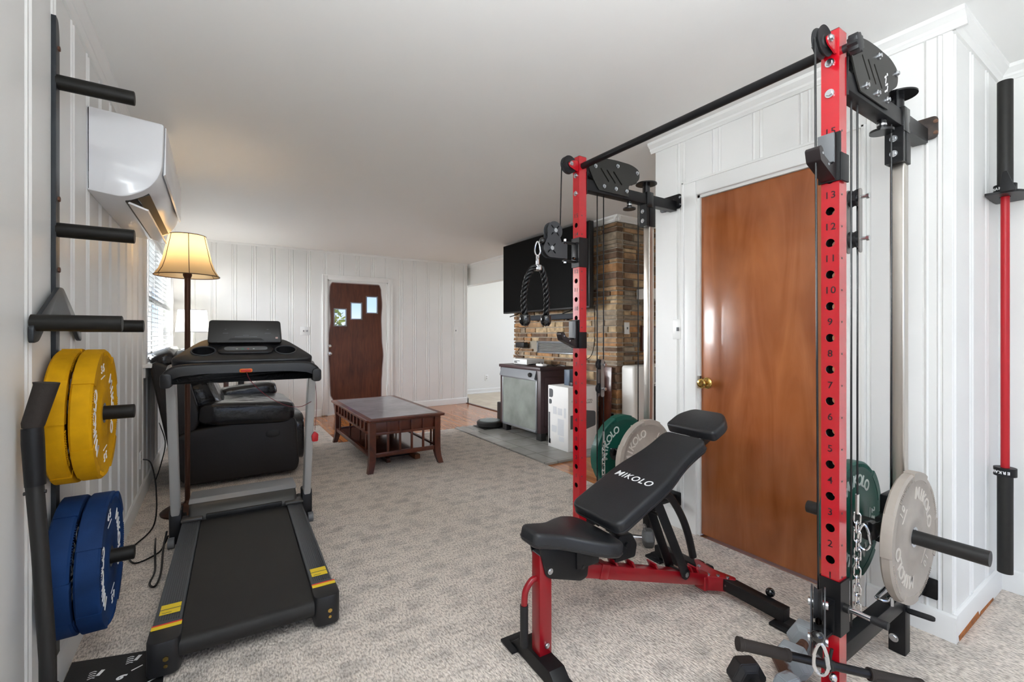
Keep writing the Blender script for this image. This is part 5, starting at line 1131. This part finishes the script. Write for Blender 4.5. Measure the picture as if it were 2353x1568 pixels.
    if right:
        mb = MB(); mb.cyl((XP + .02, yc - .031, .36), (XP + .02, yc - .11, .36), .0075); pp = obj('pull_pin', mb, CHROME, nm); mb = MB(); mb.cyl((XP + .02, yc - .10, .36), (XP + .02, yc - .14, .36), .0115); obj('pin_handle', mb, RUBBER, pp); mb = MB(); mb.cyl((XP + .02, yc - .031, .36), (XP + .02, yc - .045, .36), .013); obj('pin_flange', mb, BLACKM, pp)
    else:
        mb = MB(); mb.cyl((XP - .012, yc - .012, 1.60), (XP - .04, yc - .02, 1.60), .007); obj('pull_pin', mb, CHROME, nm)
    return e1
eR = rack_side(YR, True); eL = rack_side(YL, False)
mb = MB(); mb.cyl((XP + .025, YR + .046, 2.094), (XP + .025, YL + .004, 2.094), .0165, seg=32); obj('pull_up_bar', mb, BLACKP, rk)
mb = MB()
sd = MB().prism([(( .030 if k % 2 else .024) * math.cos(2 * PI * k / 20), (.030 if k % 2 else .024) * math.sin(2 * PI * k / 20)) for k in range(20)], 'z', 0, .028, .003); mb.merge(sd.bm, M4.Translation((XP + .028, YR - .018, 2.085)) @ M4.Rotation(PI / 2, 4, 'X')); mb.cyl((XP + .028, YR, 2.085), (XP + .028, YR - .02, 2.085), .012); obj('star_knob', mb, PLASTIC, rk)

# J hooks resting in the posts' holes
def j_hook(yc, z, label):
    t = thing('rack_hook', label, 'hook', (XP, yc, z), group='hooks on the red posts')
    mb = MB(); mb.box((-.008, -.031, -.065), (-.001, .031, .085), .001); mb.box((-.008, -.034, -.065), (.045, -.0285, .02), .001); obj('back_plate', mb, BLACKP, t)
    mb = MB(); mb.prism(rpoly([(-.006, -.062), (-.014, -.062), (-.108, -.022), (-.118, .012), (-.108, .022), (-.094, .014), (-.086, -.004), (-.040, -.022), (-.024, -.012), (-.020, .080), (-.006, .080)], .004, 3), 'y', -.020, .020); hk_ = obj('hook_arm', mb, mat('dark_hook', '#1d1516', .35), t)
    mb = MB(); mb.prism(rpoly([(-.032, -.012), (-.022, -.012), (-.022, .078), (-.032, .078)], .003), 'y', -.022, .022, .001); obj('liner', mb, GREY, t)
    mb = MB(); mb.cyl((-.098, -.0215, .0), (-.098, -.02, .0), .004); mb.cyl((-.060, -.0215, -.025), (-.060, -.02, -.025), .004); obj('rivet', mb, STEEL, hk_)
    mb = MB(); mb.cyl((-.001, 0, .035), (.04, 0, .035), .0115); obj('peg', mb, STEEL, t)
    return t
j_hook(YR + .025, 1.738, 'black hook high on the near red post'); j_hook(YL + .025, 1.194, 'black hook halfway up the far red post')

# plates on the carriages
gR = make_plate(GRN, LTR, '25', .048, 'green bumper plate on the near rack carriage, behind the numbered red post'); put(gR, (2.055, YR + .025 + .115, .489), (0, -1, 0), R(-3)); gR['group'] = 'plates loaded on the rack carriages'
wR = make_plate(BEI, mat('bone_print', '#c9c2b8', .6), '10', .034, 'warm grey bumper plate at the front of the near rack carriage'); put(wR, (2.055, YR + .025 - .065, .489), (0, -1, 0), R(-45)); wR['group'] = 'plates loaded on the rack carriages'
gL = relabel(gR, 'green bumper plate on the far rack carriage, half hidden by the bench'); put(gL, (2.055, YL + .025 + .115, .489), (0, -1, 0), R(58)); wL = relabel(wR, 'warm grey bumper plate on the far rack carriage, in front of the green one'); put(wL, (2.055, YL + .025 - .075, .489), (0, -1, 0), R(48))

# rope attachment and snap hooks
c1 = carabiner('carabiner', 'silver snap hook holding the black rope under the far swivel pulley', (1.347, 1.839, 1.667), .070, R(-37))
tr_ = thing('triceps_rope', 'black twisted rope handle with ball ends hanging from the far pulley', 'rope', (1.347, 1.839, 1.24), world=True)
mb = MB()
path = spl([(1.270, 1.839, 1.30), (1.262, 1.839, 1.36), (1.270, 1.839, 1.43), (1.288, 1.839, 1.49), (1.318, 1.839, 1.53), (1.345, 1.839, 1.538), (1.372, 1.839, 1.53), (1.388, 1.839, 1.49), (1.400, 1.839, 1.43), (1.405, 1.839, 1.36), (1.399, 1.839, 1.30)], 12)
rp = []
L = 0; nn = V((0, 1, 0))
for s3 in range(3):
    pts = []; L = 0
    for i, p in enumerate(path):
        a, b = path[max(0, i - 1)], path[min(len(path) - 1, i + 1)]; t = (b - a).normalized(); bb2 = t.cross(nn)
        if i: L += (p - path[i - 1]).length
        ph = L / .075 * 2 * PI + s3 * 2 * PI / 3; pts.append(p + (nn * math.cos(ph) + bb2 * math.sin(ph)) * .0092)
    mb.tube(pts, .0074, 10)
obj('rope', mb, mat('black_rope', '#0d0d0f', .3), tr_, 60)
for x in (1.270, 1.399):
    mb = MB(); mb.lathe([(0, -.034), (.016, -.031), (.026, -.018), (.028, -.002), (.027, .018), (.024, .022), (.016, .022), (0, .022)], (x, 1.839, 1.276)); obj('end_ball', mb, mat('gloss_black', ''), tr_)
mb = MB(); mb.box((1.328, 1.822, 1.520), (1.364, 1.856, 1.552), .008, seg=3); mb.box((1.338, 1.834, 1.545), (1.356, 1.844, 1.60), .003); obj('clamp', mb, CHROME, tr_)
c2 = carabiner('carabiner', 'silver snap hook holding the straight bar at the foot of the near red post', (eR.x - .005, eR.y - .01, eR.z - .012), .085, R(-68))
carabiner('carabiner', 'silver snap hook on the front of the near rack carriage', (1.845, YR + .022, .555), .085, R(-71)); carabiner('carabiner', 'silver snap hook on the cable above the near rack carriage', (2.082, YR + .017, .625), .065, R(-72)); carabiner('carabiner', 'silver snap hook on the cable above the far rack carriage', (2.082, YL + .017, .625), .065, R(-48))
# straight bar
sbx = thing('straight_bar', 'black straight cable bar with rubber grips hanging low before the near red post', 'bar', (1.573, .64, .20), world=True)
a, b, c_ = V((1.357, .80, .243)), V((1.80, .473, .133)), V((1.573, .640, .188)); d = (b - a).normalized()
a, b = c_ - d * .275, c_ + d * .275
mb = MB(); mb.cyl(a, b, .0125); obj('bar', mb, mat('bar_black', '#19171a', .3, .3), sbx)
for s_, p in ((1, a), (-1, b)):
    q = p + d * s_ * .155; mb = MB(); mb.tube([p - d * s_ * .002, p + d * s_ * .012, p + d * s_ * .014, q - d * s_ * .012, q - d * s_ * .010, q], [.0205, .0200, .0175, .0170, .0185, .0185], 20); obj('rubber_grip', mb, BG, sbx)
up = (V((0, 0, 1)) - d * d.z).normalized()
mb = MB(); mb.tube([c_ + (d * 0 + up * math.cos(k * 2 * PI / 16) + d.cross(up) * math.sin(k * 2 * PI / 16)) * .0155 for k in range(16)], .0045, 8, closed=True); mb.cyl(c_ + up * .012, c_ + up * .05, .0045); mb.cyl(c_ - d * .012, c_ + d * .012, .0155); obj('eye', mb, BLACKM, sbx)
mb = MB(); mb.ball(c_ + V((.005, -.01, -.036)), .011, sc=(1, 1, 1.3)); obj('stud', mb, CHROME, sbx)

# ================================================================== VERTICAL BARBELL IN THE RIGHT CORNER
vx, vy = 2.935, .50
bbx = thing('barbell', 'long barbell with red shaft and black sleeves standing upright in the white corner', 'barbell', (vx, vy, .13), world=True)
mb = MB(); mb.cyl((vx, vy, .60), (vx, vy, 1.86), .0145, seg=28); obj('shaft', mb, mat('red_shaft', '#b80d1c', .35), bbx)
for z0, z1, zc_ in ((1.865, 2.325, 1), (.145, .575, -1)):
    mb = MB(); mb.cyl((vx, vy, z0), (vx, vy, z1), .0255, seg=36); s_ = obj('sleeve', mb, mat('sleeve_black', '#15130f', .5, var=.2, vscale=60), bbx)
    zz = z0 if zc_ > 0 else z1
    mb = MB(); mb.cyl((vx, vy, zz - (.0 if zc_ > 0 else .0)), (vx, vy, zz + zc_ * -.036), .037, seg=40); co = obj('collar', mb, BLACKP, s_)
    mb = MB(); zt = zz - zc_ * .018
    for i, ch in enumerate('ERKANG'):
        ang = R(-180 + 10) + (i - 2.5) * .36 * (-1) - R(35)
        o_ = V((math.cos(ang), math.sin(ang), 0)); xx = V((o_.y, -o_.x, 0)) if zc_ < 0 else V((-o_.y, o_.x, 0)); yy = V((0, 0, -1 if zc_ < 0 else 1))
        m_ = M4(((*xx, 0), (*yy, 0), (*o_, 0), (0, 0, 0, 1))).transposed(); m_.translation = V((vx, vy, zt)) + o_ * .0372; mb.text(ch, .017, m_, .0003, .0006)
    obj('brand_lettering', mb, WPRINT, co, 0)
bh = thing('bar_holder', 'black steel wall bracket holding the upright barbell in the corner', 'bracket', (2.93, .51, 1.82), world=True)
mb = MB(); ou = [(2.84, .548), (2.855, .45), (2.90, .43), (3.0, .445), (3.07, .46), (3.07, .552), (2.95, .552)]
pt = MB().prism(rpoly(ou, .01), 'z', 1.812, 1.822); ct_ = MB().cyl((vx, vy, 1.7), (vx, vy, 1.9), .018); mb = boolcut(pt, ct_); obj('shelf_plate', mb, BLACKP, bh)
mb = MB(); mb.prism(rpoly([(.45, 1.815), (.50, 1.815), (.492, 1.90), (.478, 1.905)], .006), 'x', 2.832, 2.838, .001); obj('prong', mb, BLACKP, bh); mb = MB(); mb.prism(rpoly([(.45, 1.815), (.552, 1.815), (.552, 1.85), (.45, 1.85)], .004), 'x', 3.066, 3.072, .001); obj('prong', mb, BLACKP, bh)

# ================================================================== DUMBBELLS
def dumbbell(loc, yaw, roll, r, hl, m, hm, label):
    t = thing('hex_dumbbell', label, 'dumbbell', loc, (0, 0, yaw), group='hex dumbbells on the carpet'); s_ = r * 1.25
    for sg in (-1, 1):
        t_ = bmesh.new(); rings = []
        for x, k in ((hl / 2, .62), (hl / 2 + r * .22, 1), (hl / 2 + r * .95, 1), (hl / 2 + r * 1.15, .70)):
            rings.append([t_.verts.new((sg * x, r * k * math.cos(roll + q * PI / 3), r * k * math.sin(roll + q * PI / 3))) for q in range(6)])
        for A, B in zip(rings, rings[1:]):
            for q in range(6): t_.faces.new([A[q], A[(q + 1) % 6], B[(q + 1) % 6], B[q]])
        t_.faces.new(rings[0]); t_.faces.new(rings[-1]); bmesh.ops.recalc_face_normals(t_, faces=t_.faces[:]); bmesh.ops.bevel(t_, geom=t_.edges[:], offset=.003, segments=2, affect='EDGES')
        mb = MB(); mb.merge(t_); obj('hex_head', mb, m, t, 30)
    mb = MB(); mb.tube([(-hl / 2 - .005, 0, 0), (-hl / 4, 0, 0), (0, 0, 0), (hl / 4, 0, 0), (hl / 2 + .005, 0, 0)], [r * .24, r * .27, r * .31, r * .27, r * .24], 18); obj('handle', mb, hm, t); return t
RST = mat('chipped_grey_paint', '#9aa1a6', .55, vscale=9, col2='#5a3b2c', bump=.2, bscale=60); n_, l_, b_ = nodes(RST)
for x in n_:
    if x.type == 'VALTORGB': x.color_ramp.elements[0].position = .50; x.color_ramp.elements[1].position = .56
HEX = mat('black_hex', '#1c1a1a', .5, var=.15, vscale=30)
hz = math.cos(PI / 6)
dumbbell((1.452, .778, .060 * hz), R(60), 0, .060, .11, HEX, BLACKM, 'black hex dumbbell at the bottom edge, left of the chipped grey ones')
dumbbell((1.775, .815, .064 * hz), R(10), 0, .064, .10, RST, STAIN, 'chipped grey and rusty hex dumbbell under the black straight bar')
dumbbell((1.535, .668, .055 * hz), R(78), 0, .055, .10, RST, STAIN, 'chipped grey hex dumbbell at the bottom edge beside the red post')
dumbbell((1.98, 1.80, .055 * hz), R(-40), 0, .055, .12, mat('grey_hex', '#5b5d5e', .4, var=.2, vscale=20), CHROME, 'grey hex dumbbell with a chrome handle under the raised backrest')
